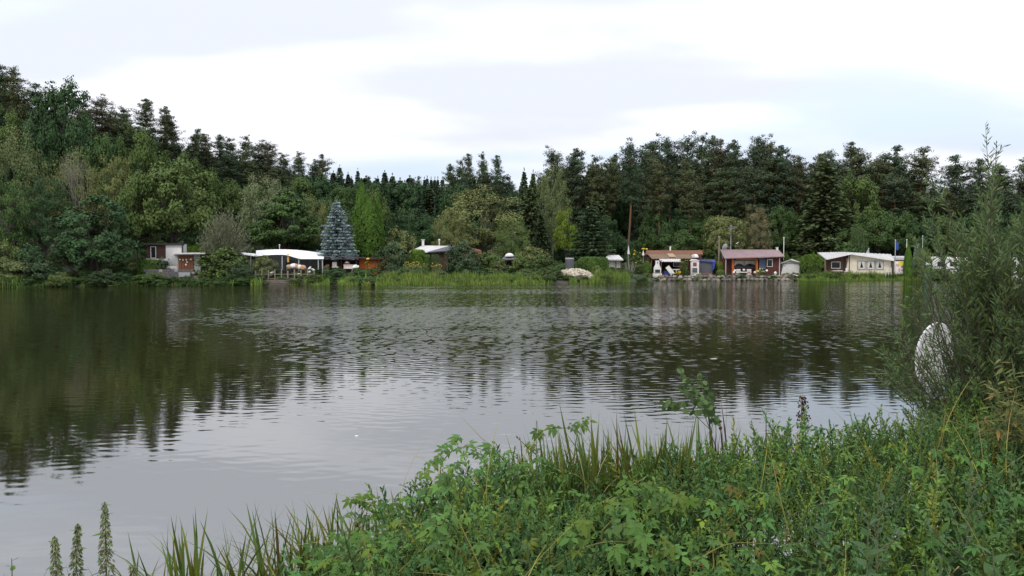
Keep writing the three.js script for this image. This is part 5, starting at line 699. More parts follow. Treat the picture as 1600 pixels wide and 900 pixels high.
{
  const t = new THREE.Group(); t.name = 'undergrowth'; scene.add(t); tag(t, 'low weeds and scrub covering the far bank and forest edge', 'undergrowth', null, 'stuff');
  const r = mulberry(333), A = [], B = [];
  for (let k = 0; k < 900; k++) { const px = -200 + 1950 * r(), d0 = table(shorePx, px), d = d0 + 0.4 + 26 * Math.pow(r(), 1.6), x = X(px, d); if (px > 985 && px < 1250 && d > d0 + 0.6 && d < 101.5) continue; if (px > 1275 && px < 1400 && d > d0 + 2 && d < 106) continue; const s = 0.5 + 0.9 * r() * (d > d0 + 10 ? 1.7 : 1), v = 0.7 + 0.5 * r(); (r() < 0.5 ? A : B).push([x, groundY(x, -d) - 0.08, -d, r() * 6.28, 0, 0, s * 1.5, s * (d < d0 + 2 ? 0.55 : 1), [v * (0.8 + 0.5 * r()), v, v]]); }
  for (let k = 0; k < 70; k++) { const px = -80 + 470 * r(), d = table(shorePx, px) - 0.1 + 0.9 * r(), x = X(px, d), v = 0.7 + 0.5 * r(), s = 0.5 + 0.6 * r(); A.push([x, groundY(x, -d) - 0.05, -d, r() * 6.28, 0, 0, s * 1.6, s * 0.7, [v, v, v]]); }
  scatter('foliage', PROTO.bush[0].crown, TONE.dark[0], A, t); scatter('foliage', PROTO.bush[2].crown, TONE.mid[2], B, t);
}
// ---------------------------------------------------------------- near bank
const nearTop = [[-3, 0.2], [-1.9, 0.42], [-1.35, 0.68], [-1.0, 0.92], [-0.75, 1.05], [-0.3, 1.24], [0.15, 1.22], [0.5, 1.10], [1, 1.16], [2, 1.30], [3, 1.36], [4.5, 1.42], [7, 1.5]];
function topY(x, z) {                                                // upper surface of the plant cover
  const s = z - zEdge(x), lump = 0.24 * (fbm(x * 2.1 + 7, z * 2.1, 91, 3) - 0.5) + 0.1 * (vnoise(x * 6, z * 6, 92) - 0.5);
  return groundY(x, z) * 0 + table(nearTop, x) * lerp(0.72, 1, sstep(-0.1, 0.45, s)) - 0.10 * sstep(1.2, 3, s) + lump;
}
const up = V(0, 1, 0);
function leafletGeo(n, len, wid, cols = [1, 1, 1], droop = 0.25) {   // palmate leaf lying flat, stalk end at the origin, tip along +z
  const g = new Geo(); for (let k = 0; k < n; k++) { const f = n === 1 ? 0 : k / (n - 1) * 2 - 1, a = f * 1.75, L = len * (1 - 0.42 * Math.abs(f)), d = V(Math.sin(a), 0.10 - droop * 0.4, Math.cos(a)).normalize(), side = V(Math.cos(a), 0, -Math.sin(a)).multiplyScalar(wid * (1 - 0.2 * Math.abs(f))), b = d.clone().multiplyScalar(len * 0.08); g.blade(b, d.clone().multiplyScalar(L).setY(-droop * L * 0.8), side.negate(), cols, 0.28, 0.42); }
  g.tube([V(0, -0.02, -0.03), V(0, 0, 0)], [0.0016, 0.0014], 3, [1.2, 0.9, 0.7]); return g.geometry();
}
function sprigGeo(seed, h, n, len, wid, up0 = 0.7) {                 // upright weed shoot with spiralling lance leaves
  const r = mulberry(seed), g = new Geo(), bend = V((r() - 0.5) * 0.25, 0, (r() - 0.5) * 0.25), P = t => V(bend.x * t * t * h, h * t, bend.z * t * t * h);
  g.tube([P(0), P(0.5), P(1)], [0.0045, 0.0035, 0.0015], 4, [1.1, 0.95, 0.8]);
  for (let k = 0; k < n; k++) { const t = 0.18 + 0.82 * (k + 0.5) / n, a = k * 2.4 + r() * 0.6, e = lerp(0.15, up0 + 0.5, t) + (r() - 0.5) * 0.3, L = len * lerp(1.1, 0.45, t) * (0.75 + 0.5 * r()), d = V(Math.cos(a) * Math.cos(e), Math.sin(e), Math.sin(a) * Math.cos(e)), side = V(-Math.sin(a), 0, Math.cos(a)).multiplyScalar(wid * lerp(1.1, 0.5, t)), b = P(t), tip = b.clone().addScaledVector(d, L); tip.y -= L * 0.25 * (1 - t); const v = 0.85 + 0.3 * r(); g.blade(b, tip, side, [v, v, v], 0.25, 0.4); }
  return g.geometry();
}
const creeperG = [leafletGeo(5, 0.088, 0.0145), leafletGeo(5, 0.076, 0.0135, [1, 1, 1], 0.5), leafletGeo(3, 0.075, 0.017, [1, 1, 1], 0.35)];
const weedG = [sprigGeo(1, 0.36, 22, 0.070, 0.0165, 0.4), sprigGeo(2, 0.32, 22, 0.060, 0.0125, 0.5), sprigGeo(3, 0.40, 26, 0.078, 0.0115, 0.5), sprigGeo(4, 0.28, 34, 0.036, 0.008, 0.6)];
const mCreeper = leafThin(0.082, 0.172, 0.032, 0.25, 0.65), mWeed = leafThin(0.112, 0.202, 0.056, 0.25, 0.75), mGrass = leafThin(0.125, 0.170, 0.034, 0.3, 0.6), mSpring = leafThin(0.085, 0.160, 0.018, 0.3, 0.6), mStalk = new THREE.MeshStandardMaterial({ color: C(0.30, 0.24, 0.12), roughness: 0.9 }), mStem = new THREE.MeshStandardMaterial({ color: C(0.10, 0.12, 0.045), vertexColors: true, roughness: 0.8 });
const inCover = (x, z) => z > zEdge(x) - 0.08 && z < -1.9 && Math.abs(x) < 1.7 + 0.85 * -z;
{ // nobody could count these: the mass of creeper leaves, weed shoots and small leaves
  const r = mulberry(2024), cg = [[], [], []], wg = [[], [], [], []], t1 = new THREE.Group(), t2 = new THREE.Group();
  t1.name = 'creeper_leaves'; tag(t1, 'mass of five-fingered creeper leaves covering the near bank', 'creeper', null, 'stuff'); t2.name = 'weed_undergrowth'; tag(t2, 'dense narrow-leaved weeds covering the near bank', 'weeds', null, 'stuff'); scene.add(t1, t2);
  for (let k = 0; k < 30000; k++) {
    const x = -2.2 + 9.4 * r(), z = -1.9 - 7.5 * r(); if (!inCover(x, z) || x < -1.75) continue;
    const zone = fbm(x * 0.9 + 2, z * 0.9 + 5, 61, 3), share = lerp(0.85, 0.22, sstep(-0.6, 1.3, x)) + 1.1 * (zone - 0.5); if (r() > share) continue;
    const y = topY(x, z) - 0.45 * Math.pow(r(), 1.7); if (y < 0.05) continue;
    const q = r(), v = 0.6 + 0.75 * r(), hue = q < 0.02 ? [1.9, 0.8, 0.7] : q < 0.07 ? [1.8, 1.2, 0.6] : q < 0.25 ? [1.3, 1.15, 0.85] : q < 0.6 ? [0.8, 0.92, 1.15] : [1, 1, 1];
    cg[(r() * 3) | 0].push([x, y, z, (r() - 0.5) * 3.4, 0.55 * r() + 0.1, (r() - 0.5) * 0.9, 0.5 + 0.55 * r(), 0.5 + 0.55 * r(), hue.map(c => c * v)]);
  }
  cg.forEach((l, i) => scatter('leaf', creeperG[i], mCreeper, l, t1));
  for (let k = 0; k < 16000; k++) {
    const x = -1.6 + 8.8 * r(), z = -1.9 - 7.5 * r(); if (!inCover(x, z)) continue;
    const zone = fbm(x * 0.9 + 2, z * 0.9 + 5, 61, 3), share = lerp(0.3, 0.95, sstep(-0.8, 0.9, x)) - 0.9 * (zone - 0.5); if (r() > share) continue;
    const i = fbm(x * 0.7, z * 0.7 + 40, 66, 2) > 0.52 ? (r() < 0.6 ? 3 : 1) : (r() * 3) | 0, h = [0.36, 0.32, 0.40, 0.28][i], s = 0.7 + 0.6 * r(), y = topY(x, z) - h * s * (0.7 + 0.5 * r()); 
    const v = 0.6 + 0.75 * r(), q = r(), hue = q < 0.06 ? [1.9, 1.1, 0.7] : q < 0.3 ? [1.35, 1.2, 0.8] : q < 0.6 ? [0.78, 0.92, 1.1] : [1, 1, 1];
    wg[i].push([x, y, z, r() * 6.28, (r() - 0.5) * 1.5 + 0.15, (r() - 0.5) * 1.5, s, s, hue.map(c => c * v)]);
  }
  wg.forEach((l, i) => scatter('shoot', weedG[i], mWeed, l, t2));
}
{ // sword-leaved grass along the water's edge
  const t = new THREE.Group(); t.name = 'shore_grass'; scene.add(t); tag(t, 'tall sword-leaved sedge along the near water edge', 'grass', null, 'stuff');
  const r = mulberry(77), G = [bladeGeo(1, 0.021, 0.15, 6, 0.5), bladeGeo(1, 0.019, 0.4, 6, 0.8), bladeGeo(1, 0.014, 0.8, 7, 0.6), bladeGeo(1, 0.006, 1.1, 7, 0.3)], L = [[], [], [], []];
  const put = (x0, x1, n, h0, h1, z0, z1, dry) => { for (let k = 0; k < n; k++) { const x = lerp(x0, x1, r()), z = zEdge(x) + lerp(z0, z1, r()), q = r(), i = q < 0.30 ? 0 : q < 0.58 ? 1 : q < 0.82 ? 2 : 3, v = 0.6 + 0.65 * r(), hue = r() < dry ? (r() < 0.5 ? [1.7, 1.15, 0.9] : [1.1, 0.55, 0.6]) : r() < 0.5 ? [1.15, 1.05, 0.75] : [0.75, 0.9, 0.9]; if (fbm(x * 2.4 + 3, z * 1.2, 44, 2) < 0.36) continue; L[i].push([x, Math.max(groundY(x, z), -0.15) - 0.04, z, r() * 6.28, (r() - 0.5) * 0.36, (r() - 0.5) * 0.36, 1, lerp(h0, h1, r()) * (i === 3 ? 1.1 : 1), hue.map(c => c * v)]); } };
  put(-3.7, -1.95, 520, 0.5, 0.95, -0.35, 0.55, 0.25); put(-1.95, -0.85, 1300, 0.65, 1.2, -0.35, 0.5, 0.2); put(-0.9, 0.2, 600, 0.9, 1.18, -0.3, 0.3, 0.12); put(0.1, 1.3, 1900, 0.95, 1.42, -0.25, 0.6, 0.1); put(1.2, 1.7, 200, 0.9, 1.35, -0.25, 0.3, 0.15); put(1.7, 4.5, 600, 0.8, 1.2, -0.25, 0.3, 0.15); put(-7, -3.5, 500, 0.5, 0.9, -0.3, 0.5, 0.2);
  for (let k = 0; k < 420; k++) { const x = -1 + 6 * r(), z = -2.4 - 4.6 * r(); if (!inCover(x, z)) continue; const v = 0.8 + 0.6 * r(), h = 0.3 + 0.35 * r(); L[3].push([x, topY(x, z) - h * (0.55 + 0.35 * r()), z, r() * 6.28, (r() - 0.5) * 1.6, (r() - 0.5) * 1.6, 0.8, h, [2.1 * v, 1.25 * v, 1.6 * v]]); }   // straw among the weeds
  L.forEach((l, i) => scatter('blades', G[i], mGrass, l, t));
}
function aim(m, n, yaw) { const q = new THREE.Quaternion().setFromUnitVectors(up, n.clone().normalize()); m.quaternion.copy(q).multiply(new THREE.Quaternion().setFromAxisAngle(up, yaw)); }
const vineMats = [leafThin(0.052, 0.112, 0.022, 0.25, 0.65), leafThin(0.075, 0.135, 0.03, 0.25, 0.65), leafThin(0.105, 0.16, 0.024, 0.25, 0.65)];
function creeper(label, path, n, spread, seed, mat = mCreeper, o = {}) { // a single vine lying over the others: path of photo pixels with depth
  const r = mulberry(seed), P = path.map(([px, py, d]) => at(px, py, d)), cv = new THREE.CatmullRomCurve3(P), b = P[0].clone(), t = thing('creeper_vine', label, 'vine', [b.x, Math.max(0, b.y - 0.5), b.z], 'single creeper vines');
  const st = new Geo(), pts = [t.position.clone(), ...cv.getPoints(14)].map(p => p.clone().sub(t.position)); st.tube(pts, pts.map((_, i) => lerp(0.005, 0.0015, i / 14)), 4, [1.4, 1.1, 0.6]); mesh('stem', st.geometry(), mStem, t);
  for (let k = 0; k < n; k++) { const p = cv.getPoint((k + 0.5) / n).add(V((r() - 0.5) * spread, (r() - 0.35) * spread * 0.6, (r() - 0.5) * spread)), m = mesh('leaf', creeperG[o.three ? 2 : (r() * 3) | 0], r() < 0.55 ? mat : vineMats[(r() * 3) | 0], t); m.position.copy(p.sub(t.position)); aim(m, V((r() - 0.5) * 1.0, 0.9, 0.55 + (r() - 0.5) * 0.8), (r() - 0.5) * 3); m.scale.setScalar((0.65 + 0.5 * r()) * (o.size ?? 1)); }
}
creeper('creeper vine climbing highest on the left mound above the water', [[690, 770, 5.1], [690, 725, 5.2], [715, 700, 5.2], [760, 705, 5.3], [790, 740, 5.2]], 34, 0.22, 1); creeper('creeper vine at the left rim reaching over the sedge', [[640, 830, 4.8], [590, 790, 4.9], [560, 785, 4.9], [545, 805, 4.8]], 22, 0.16, 2, mSpring); creeper('thin creeper tip leaning out over the water by the sedge', [[830, 700, 5.4], [850, 672, 5.5], [900, 668, 5.5], [920, 662, 5.5]], 12, 0.10, 3, mSpring); creeper('creeper vine with big leaves in the middle of the bank', [[940, 830, 4.2], [985, 785, 4.4], [1020, 770, 4.5], [1060, 800, 4.3]], 26, 0.22, 4, mSpring); creeper('creeper vine along the bottom left of the plant cover', [[480, 890, 4.4], [560, 860, 4.4], [650, 850, 4.4], [740, 870, 4.2]], 40, 0.3, 5); creeper('yellowish runner crossing the bank towards the dark irises', [[1090, 800, 4.6], [1140, 780, 4.7], [1200, 745, 4.9], [1240, 735, 5.0]], 22, 0.12, 6, leafThin(0.12, 0.12, 0.02, 0.3, 0.65), { size: 0.62 }); creeper('creeper vine near the bottom centre with dark leaves', [[860, 890, 3.7], [930, 850, 3.9], [1000, 850, 3.9], [1060, 880, 3.7]], 34, 0.3, 7); creeper('reddish creeper vine near the bottom edge', [[1080, 880, 3.7], [1140, 850, 3.8], [1210, 850, 3.8]], 10, 0.2, 8, leafThin(0.12, 0.085, 0.02, 0.3, 0.65), { size: 0.6 });
function weed(name, label, px, pyT, d, o) { // one upright plant: stem, side shoots, single leaves
  const x = X(px, d), top = Y(pyT, d), y0 = Math.max(0.05, groundY(x, -d)), t = thing(name, label, 'plant', [x, y0 - 0.02, -d], o.group), h = top - y0, r = mulberry(o.seed), st = new Geo(), lg = o.leaves.map(([L, W, dr]) => { const g = new Geo(); g.blade(V(0, 0, 0), V(0, -dr * L, L), V(-W, 0, 0), [1, 1, 1], 0.2, o.wide ?? 0.42); return g.geometry(); });
  const lean = V((r() - 0.5) * 0.12, 0, (r() - 0.5) * 0.12), P = f => V(lean.x * f * f, h * f, lean.z * f * f); st.tube([P(0), P(0.5), P(1)], [0.008, 0.006, 0.002], 5);
  const put = (p, a, e, s) => { const m = mesh('leaf', lg[(r() * lg.length) | 0], o.mat, t); m.position.copy(p); m.rotation.order = 'YXZ'; m.rotation.set(-e, a, (r() - 0.5) * 0.5); m.scale.setScalar(s); };
  for (let k = 0; k < o.n; k++) { const f = lerp(o.from ?? 0.35, 1, (k + 0.5) / o.n); put(P(f), k * 2.4 + r(), lerp(0.05, 0.9, f * f), lerp(1, 0.45, (f - 0.3) / 0.7) * (0.8 + 0.4 * r())); }
  for (let b = 0; b < (o.branches ?? 0); b++) { const f = lerp(0.4, 0.85, r()), a = b * 2.1 + r(), L = h * 0.3 * (1.2 - f), s = P(f), e = s.clone().add(V(Math.sin(a) * L, L * 0.9, Math.cos(a) * L)); st.tube([s, e], [0.004, 0.0015], 4); for (let k = 0; k < 7; k++) put(s.clone().lerp(e, 0.3 + 0.1 * k), a + k * 2.2, 0.4 + 0.1 * k, 0.6 * (0.7 + 0.4 * r())); }
  mesh('stem', st.geometry(), mStem, t); return { t, P, h, r };
}
const mGoose = leafThin(0.062, 0.115, 0.050, 0.2, 0.75), mBroad = leafThin(0.050, 0.105, 0.026, 0.2, 0.6), goose = [[0.085, 0.017, 0.2], [0.07, 0.012, 0.3], [0.06, 0.016, 0.1]];
weed('goosefoot_plant', 'tall blue-green weed standing before the willow bush', 1445, 604, 5.3, { seed: 1, leaves: goose, mat: mGoose, n: 40, branches: 10 }); weed('goosefoot_plant', 'large dark-stemmed weed at the right of the bank', 1518, 712, 3.7, { seed: 2, leaves: goose, mat: mGoose, n: 32, branches: 8 }); weed('goosefoot_plant', 'spreading weed near the bottom right with pale top', 1378, 752, 3.5, { seed: 3, leaves: goose, mat: mGoose, n: 32, branches: 9 }); weed('goosefoot_plant', 'pale-tipped weed in the middle right of the bank', 1285, 790, 3.9, { seed: 4, leaves: goose, mat: mGoose, n: 26, branches: 7 }); weed('goosefoot_plant', 'lowest right weed with star-like leaf top', 1465, 850, 3.0, { seed: 5, leaves: goose, mat: mGoose, n: 24, branches: 6 }); weed('goosefoot_plant', 'slim weed sticking up from the left mound', 838, 655, 5.35, { seed: 6, leaves: [[0.05, 0.008, 0.1]], mat: mGoose, n: 20, branches: 4 }); weed('goosefoot_plant', 'leafy weed at the water edge right of the dark irises', 1395, 636, 5.9, { seed: 7, leaves: goose, mat: mWeed, n: 26, branches: 6 }); weed('goosefoot_plant', 'silvery weed in the lower middle of the creeper', 640, 800, 4.4, { seed: 8, leaves: [[0.04, 0.008, 0.1]], mat: leafThin(0.10, 0.14, 0.08, 0.2, 0.8), n: 34, branches: 8 });
const broadL = [[0.13, 0.044, 0.45], [0.11, 0.04, 0.3], [0.12, 0.036, 0.6]];
weed('broad_leaf_plant', 'plant with big heart-shaped leaves at the bottom right', 1362, 806, 2.95, { seed: 11, leaves: broadL, mat: mBroad, n: 17, from: 0.55, wide: 0.36 }); weed('broad_leaf_plant', 'plant with big heart-shaped leaves in the bottom right corner', 1585, 850, 2.8, { seed: 12, leaves: broadL, mat: mBroad, n: 14, from: 0.55, wide: 0.36 }); weed('broad_leaf_plant', 'plant with oval pale leaves below the olive bush', 1588, 706, 4.2, { seed: 13, leaves: [[0.09, 0.024, 0.1]], mat: leafThin(0.10, 0.145, 0.055, 0.25, 0.7), n: 14, from: 0.6 }); weed('broad_leaf_plant', 'fresh light green plant cut by the left bottom corner', 8, 868, 4.3, { seed: 14, leaves: [[0.09, 0.026, 0.5]], mat: mSpring, n: 12, from: 0.6 }); weed('broad_leaf_plant', 'large-leaved plant in the lower middle of the cover', 835, 838, 3.6, { seed: 15, leaves: broadL, mat: mBroad, n: 12, from: 0.6, wide: 0.36 });
// nettles with drooping flower spikes at the bottom left
for (const [px, py, d, s, l] of [[158, 781, 4.4, 21, 'tallest flowering nettle at the bottom left'], [104, 816, 4.3, 22, 'middle flowering nettle at the bottom left'], [82, 838, 4.2, 23, 'short flowering nettle left of the others'], [212, 872, 4.3, 24, 'lowest flowering nettle right of the tallest one']]) {
  const { t, P, h, r } = weed('flowering_nettle', l, px, py, d, { seed: s, group: 'flowering nettles', leaves: [[0.085, 0.02, 0.8], [0.07, 0.016, 1.0]], mat: mWeed, n: 30, from: 0.3 }), g = new Geo();
  for (let k = 0; k < 520; k++) { const f = lerp(0.62, 1, r()), a = r() * 6.28, q = 0.044 * (1.15 - (f - 0.62) * 2.2) * Math.sqrt(r()), p = P(f).add(V(Math.cos(a) * q, -0.02 * r(), Math.sin(a) * q)), n = dirRand(r), u = V(Math.cos(a) * 0.6, -0.8, Math.sin(a) * 0.6).normalize(), v = V().crossVectors(n, u).normalize(), j = 0.7 + 0.6 * r(); g.leaf(p, u.multiplyScalar(0.013), v.multiplyScalar(0.0045), [j, j, j]); }
  mesh('flower_spike', g.geometry(), leafMat(0.185, 0.20, 0.10), t);
}
{ // dark reddish iris clump, each leaf on its own
  const d = 6.0, x = X(1152, d), t = thing('dark_iris_clump', 'clump of dark red-brown iris leaves at the water edge', 'plant', [x, groundY(x, -d) - 0.02, -d]), r = mulberry(404), G = [bladeGeo(1, 0.024, 0.12, 6, 0.4), bladeGeo(1, 0.022, 0.4, 6, 0.6), bladeGeo(1, 0.014, 0.9, 7, 0.4)], ms = [leafThin(0.045, 0.075, 0.022, 0.2, 0.6), leafThin(0.085, 0.035, 0.028, 0.2, 0.6), leafThin(0.055, 0.030, 0.026, 0.2, 0.6)];
  for (let k = 0; k < 58; k++) { const m = mesh('leaf', G[(r() * 3) | 0], ms[(r() * 3) | 0], t); m.position.set((r() - 0.5) * 0.42, 0, (r() - 0.5) * 0.3); m.rotation.set((r() - 0.5) * 0.35, r() * 6.28, (r() - 0.5) * 0.35); m.scale.set(1, 1.1 + 0.55 * r(), 1); }
}
{ // young aspen with round leaves leaning over the water
  const d = 6.05, base = at(1122, 712, d), t = thing('aspen_sapling', 'thin sapling with round leaves leaning over the water', 'sapling', [base.x, groundY(base.x, -d) - 0.02, -d]), r = mulberry(55), o = t.position, q = (px, py, dd) => at(px, py, dd).sub(o), st = new Geo();
  const lines = [[[1122, 720, d], [1105, 660, d], [1085, 610, d], [1060, 572, d]], [[1112, 680, d], [1110, 640, d - 0.1], [1085, 620, d - 0.1], [1062, 600, d - 0.15]], [[1118, 700, d], [1118, 655, d + 0.1], [1110, 622, d + 0.1], [1096, 590, d + 0.1]], [[1110, 672, d], [1075, 640, d + 0.05], [1050, 632, d + 0.1], [1036, 636, d + 0.1]]], g = new THREE.CircleGeometry(0.024, 9); g.scale(0.92, 1, 1); const gc = g; gc.setAttribute('color', new THREE.Float32BufferAttribute(new Float32Array(g.attributes.position.count * 3).fill(1), 3)); const p = g.attributes.position; for (let i = 0; i < p.count; i++) p.setZ(i, -6 * p.getX(i) ** 2); g.computeVertexNormals();
  const ms = [leafThin(0.115, 0.180, 0.060, 0.3, 0.6), leafThin(0.075, 0.130, 0.045, 0.3, 0.6)];
  lines.forEach((l, li) => { const cv = new THREE.CatmullRomCurve3([...(li ? [] : [V(0, 0, 0)]), ...l.map(a => q(...a))]), pts = cv.getPoints(12); st.tube(pts, pts.map((_, i) => lerp(li ? 0.003 : 0.005, 0.0012, i / 12)), 4); for (let k = 0; k < (li === 2 ? 34 : 26); k++) { const c = cv.getPoint(lerp(li ? 0.2 : 0.55, 1, (k + r()) / (li === 2 ? 34 : 26))), m = mesh('leaf', gc, ms[(r() * 2) | 0], t); m.position.copy(c).add(dirRand(r).multiplyScalar(0.035)); m.rotation.set((r() - 0.5) * 1.6, (r() - 0.5) * 1.8, r() * 6); m.scale.setScalar(0.65 + 0.6 * r()); } });
  mesh('stem', st.geometry(), new THREE.MeshStandardMaterial({ color: C(0.11, 0.09, 0.05), vertexColors: true, roughness: 0.8 }), t);
}
{ // withered dock with brown seeds, dry stalks
  const d = 6.3, x = X(1258, d), t = thing('withered_dock', 'brown seed head of a withered dock right of the dark irises', 'plant', [x, groundY(x, -d) - 0.02, -d]), r = mulberry(66), h = Y(620, d) - t.position.y, st = new Geo(), g = new Geo(); st.tube([V(0, 0, 0), V(0.02, h * 0.6, 0), V(-0.02, h, 0)], [0.009, 0.007, 0.004], 4); for (let k = 0; k < 260; k++) { const f = lerp(0.84, 1, r()), a = r() * 6.28, q = 0.065 * r() * (1.2 - (f - 0.7) * 2), p = V(Math.cos(a) * q, h * f, Math.sin(a) * q), n = dirRand(r), u = dirRand(r), v = V().crossVectors(n, u).normalize(), j = 0.6 + 0.7 * r(); g.leaf(p, u.multiplyScalar(0.012), v.multiplyScalar(0.008), [j, j, j]); } mesh('stem', st.geometry(), mStalk, t); mesh('seed_head', g.geometry(), leafMat(0.06, 0.036, 0.028), t);
  const s = thing('dry_stalks', 'tangle of straw-coloured dry stalks behind the creeper', 'stalks', [X(915, 5.1), 0.5, -5.1]), lines = [[[905, 840, 5.1], [915, 770, 5.1], [905, 710, 5.15]], [[918, 820, 5.0], [950, 760, 5.1], [985, 735, 5.15]], [[922, 830, 5.1], [935, 740, 5.1], [960, 690, 5.2]], [[900, 800, 5.1], [880, 740, 5.1], [850, 725, 5.2]], [[930, 790, 5.0], [985, 760, 5.0], [1010, 745, 5.0]]]; for (const l of lines) { const q = new Geo(), c = new THREE.CatmullRomCurve3(l.map(a => at(...a).sub(s.position))).getPoints(8); q.tube(c, c.map(() => 0.003), 4); mesh('stalk', q.geometry(), mStalk, s); }
}
{ // the big narrow-leaved willow bush on the right
  const d0 = 6.8, bx = X(1570, d0), t = thing('willow_bush', 'big narrow-leaved willow bush growing out over the water on the right', 'shrub', [bx, groundY(bx, -d0) - 0.05, -d0]), r = mulberry(808), o = t.position, st = new Geo(), lf = new Geo();
  const outline = [[1385, 560], [1400, 440], [1425, 385], [1450, 335], [1480, 312], [1520, 308], [1545, 285], [1575, 298], [1620, 292], [1700, 285], [1820, 310]];
  const leafAt = (p, dir, L, W) => { const s = dirRand(r), u = dir.clone().multiplyScalar(L / 2), n = dirRand(r); n.y += 0.5; const v = V().crossVectors(n, u).normalize().multiplyScalar(W), j = 0.68 + 0.64 * r(), y = r() < 0.25 ? 1.25 : 1; lf.leaf(p.clone().add(u), u, v, [j * y, j * (y > 1 ? 1.1 : 1), j * (y > 1 ? 0.8 : 1.05)]); };
  const board = at(1461, 552, 8.6), twig = (s, e, sag) => { if (r() < 0.42) for (const v of [s, e]) { const w = v.clone().add(o), k = 8.6 / -w.z, hx = w.x * k, hy = EYE + (w.y - EYE) * k; if (((hx - board.x) / 0.30) ** 2 + ((hy - board.y) / 0.46) ** 2 < 1) return; } const m = s.clone().lerp(e, 0.5); m.y += sag; const c = new THREE.QuadraticBezierCurve3(s, m, e), n = Math.round(s.distanceTo(e) / 0.016); st.tube(c.getPoints(3), [0.0035, 0.003, 0.0022, 0.0012], 3); for (let k = 0; k < n; k++) { const f = lerp(0.12, 1, k / n), p = c.getPoint(f), ax = c.getTangent(f), a = k * 2.4 + r(), sd = dirRand(r); sd.addScaledVector(ax, -sd.dot(ax)).normalize(); leafAt(p, ax.clone().multiplyScalar(0.75).addScaledVector(sd, 0.75).normalize(), 0.085 * (0.7 + 0.5 * r()) * lerp(1, 0.6, f * f), 0.0055); } };
  const shoot = (target, thick) => {
    const base = V((r() - 0.5) * 0.5, 0, (r() - 0.5) * 0.4), mid = base.clone().lerp(target, 0.5); mid.y += 0.25 + 0.3 * r(); if (target.y < 1) mid.y += 0.35; const c = new THREE.QuadraticBezierCurve3(base, mid, target), pts = c.getPoints(8); if (r() < 0.35 && c.getPoints(16).some(v => { const w = v.clone().add(o), k = 8.6 / -w.z; return ((w.x * k - board.x) / 0.25) ** 2 + ((EYE + (w.y - EYE) * k - board.y) / 0.40) ** 2 < 1; })) return; st.tube(pts, pts.map((_, i) => lerp(thick, 0.002, i / 8)), 5);
    for (let k = 0; k < 10; k++) { const f = lerp(0.3, 0.97, (k + r() * 0.6) / 10), p = c.getPoint(f), ax = c.getTangent(f), sd = dirRand(r); sd.y = Math.abs(sd.y) * 0.8; const L = 0.16 + 0.26 * r() * (1.2 - f * 0.6); twig(p, p.clone().addScaledVector(ax, L * 0.75).addScaledVector(sd, L * 0.6), 0.02); } twig(c.getPoint(0.8), target.clone().addScaledVector(c.getTangent(1), 0.12), 0.01);
  };
  for (let k = 0; k < 430; k++) { const px = 1392 + 400 * Math.pow(r(), 0.95), topRow = table(outline, px), py = lerp(topRow + 14, 615, Math.pow(r(), 0.85)), d = 6.1 + 1.6 * r(); if (px > 1420 && px < 1505 && py > 480 && r() < 0.8) continue; shoot(at(px, py, d).sub(o), 0.008); }
  shoot(at(1541, 216, 6.6).sub(o), 0.008); shoot(at(1556, 246, 6.7).sub(o), 0.007); shoot(at(1473, 300, 6.4).sub(o), 0.007); shoot(at(1452, 332, 6.5).sub(o), 0.007); shoot(at(1395, 560, 6.3).sub(o), 0.007); shoot(at(1384, 590, 6.2).sub(o), 0.006);
  mesh('stems', st.geometry(), new THREE.MeshStandardMaterial({ color: C(0.075, 0.06, 0.04), vertexColors: true, roughness: 0.9 }), t); mesh('leaves', lf.geometry(), leafThin(0.105, 0.165, 0.058, 0.25, 0.7), t);
}
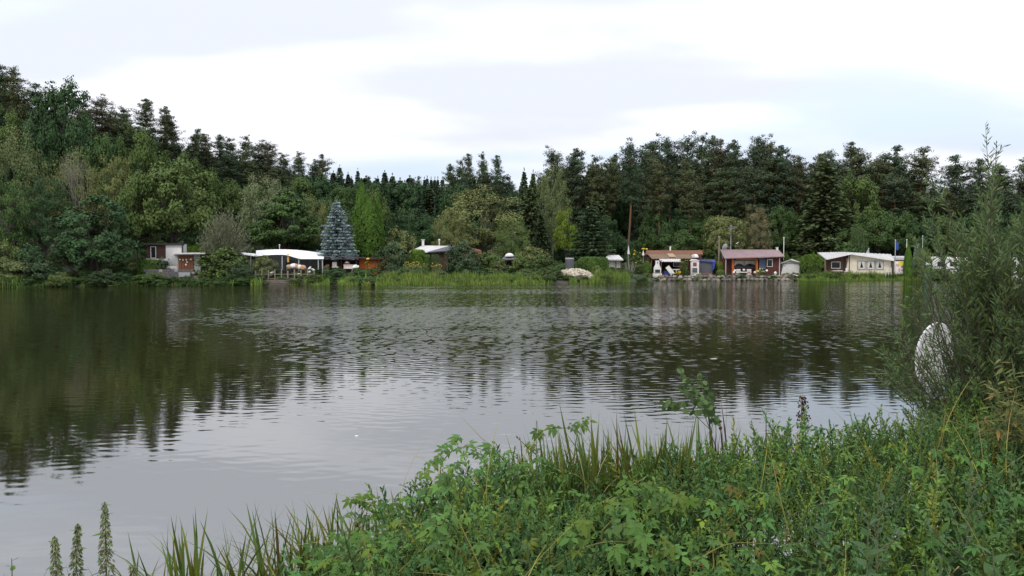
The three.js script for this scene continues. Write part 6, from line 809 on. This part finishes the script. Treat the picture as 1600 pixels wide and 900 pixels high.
{ // broader olive-leaved bush lower right
  const d0 = 5.1, bx = X(1620, d0), t = thing('olive_leaved_bush', 'lower bush with arching yellowish olive leaves at the right edge', 'shrub', [bx, groundY(bx, -d0) - 0.05, -d0]), r = mulberry(818), o = t.position, st = new Geo(), lf = new Geo();
  for (let k = 0; k < 64; k++) { const px = 1528 + 210 * r(), py = lerp(table([[1525, 640], [1545, 575], [1570, 548], [1620, 530], [1740, 540]], px), 690, Math.pow(r(), 0.8)), e = at(px, py, 4.8 + 0.7 * r()).sub(o), m = e.clone().multiplyScalar(0.5); m.y += 0.3; const c = new THREE.QuadraticBezierCurve3(V((r() - 0.5) * 0.3, 0, (r() - 0.5) * 0.3), m, e), pts = c.getPoints(7); st.tube(pts, pts.map((_, i) => lerp(0.006, 0.002, i / 7)), 4); for (let q = 0; q < 26; q++) { const f = lerp(0.35, 1, q / 26), p = c.getPoint(f), ax = c.getTangent(f), a = q * 2.4, sd = dirRand(r); sd.addScaledVector(ax, -sd.dot(ax)).normalize(); const L = 0.095 * (0.7 + 0.5 * r()), d = ax.clone().multiplyScalar(0.5).addScaledVector(sd, 0.85).normalize(), tip = p.clone().addScaledVector(d, L); tip.y -= L * 0.4; const v = 0.7 + 0.6 * r(), side = V().crossVectors(d, V((r() - 0.5) * 0.6, 1, (r() - 0.5) * 0.6)).normalize().multiplyScalar(0.0105); lf.blade(p, tip, side, [v * (r() < 0.15 ? 1.6 : 1.05), v, v * 0.8], 0.25, 0.42); } }
  mesh('stems', st.geometry(), mStem, t); mesh('leaves', lf.geometry(), leafThin(0.115, 0.130, 0.038, 0.25, 0.65), t);
}
{ // white oval board on a post in the shallow water behind the willow
  const d = 8.6, x = X(1461, d), t = thing('white_oval_board', 'white oval board on a post in the water behind the willow bush', 'board', [x, -0.55, -d]), k = M(d), cy = Y(554, d) + 0.55, s = new THREE.Shape(); s.absellipse(0, 0, 27 * k, 50 * k, 0, Math.PI * 2, false, 0); const g = new THREE.ExtrudeGeometry(s, { depth: 0.03, bevelEnabled: true, bevelSize: 0.008, bevelThickness: 0.008, bevelSegments: 2, curveSegments: 40 }); g.rotateZ(-0.16); g.translate(0, cy, 0); mesh('panel', g, new THREE.MeshStandardMaterial({ color: C(0.80, 0.80, 0.82), roughness: 0.55, map: grimeMap }), t); const p = new THREE.CylinderGeometry(0.03, 0.03, cy, 10); p.translate(0, cy / 2, -0.045); mesh('post', p, mSteel, t);
}
{ // small things afloat
  const f = (name, label, px, py, L, mat) => { const d = EYE * FOCAL / (py - 405), x = X(px, d), g = new Geo(); g.blade(V(-L / 2, 0.012, 0), V(L / 2, 0.02, 0.02), V(0, 0.004, -L * 0.16), [1, 1, 1], 0.4, 0.45); const m = mesh(name, g.geometry(), mat, scene); m.position.set(x, 0, -d); m.rotation.y = 0.3; tag(m, label, name.includes('feather') ? 'feather' : 'leaf'); };
  f('floating_feather', 'tiny white feather floating on the open water', 555, 684, 0.055, leafMat(0.8, 0.8, 0.8)); f('floating_leaf', 'tiny pale leaf floating on the dark water right of the sapling', 1116, 561, 0.22, leafMat(0.35, 0.34, 0.3));
}
renderer.render(scene, camera);
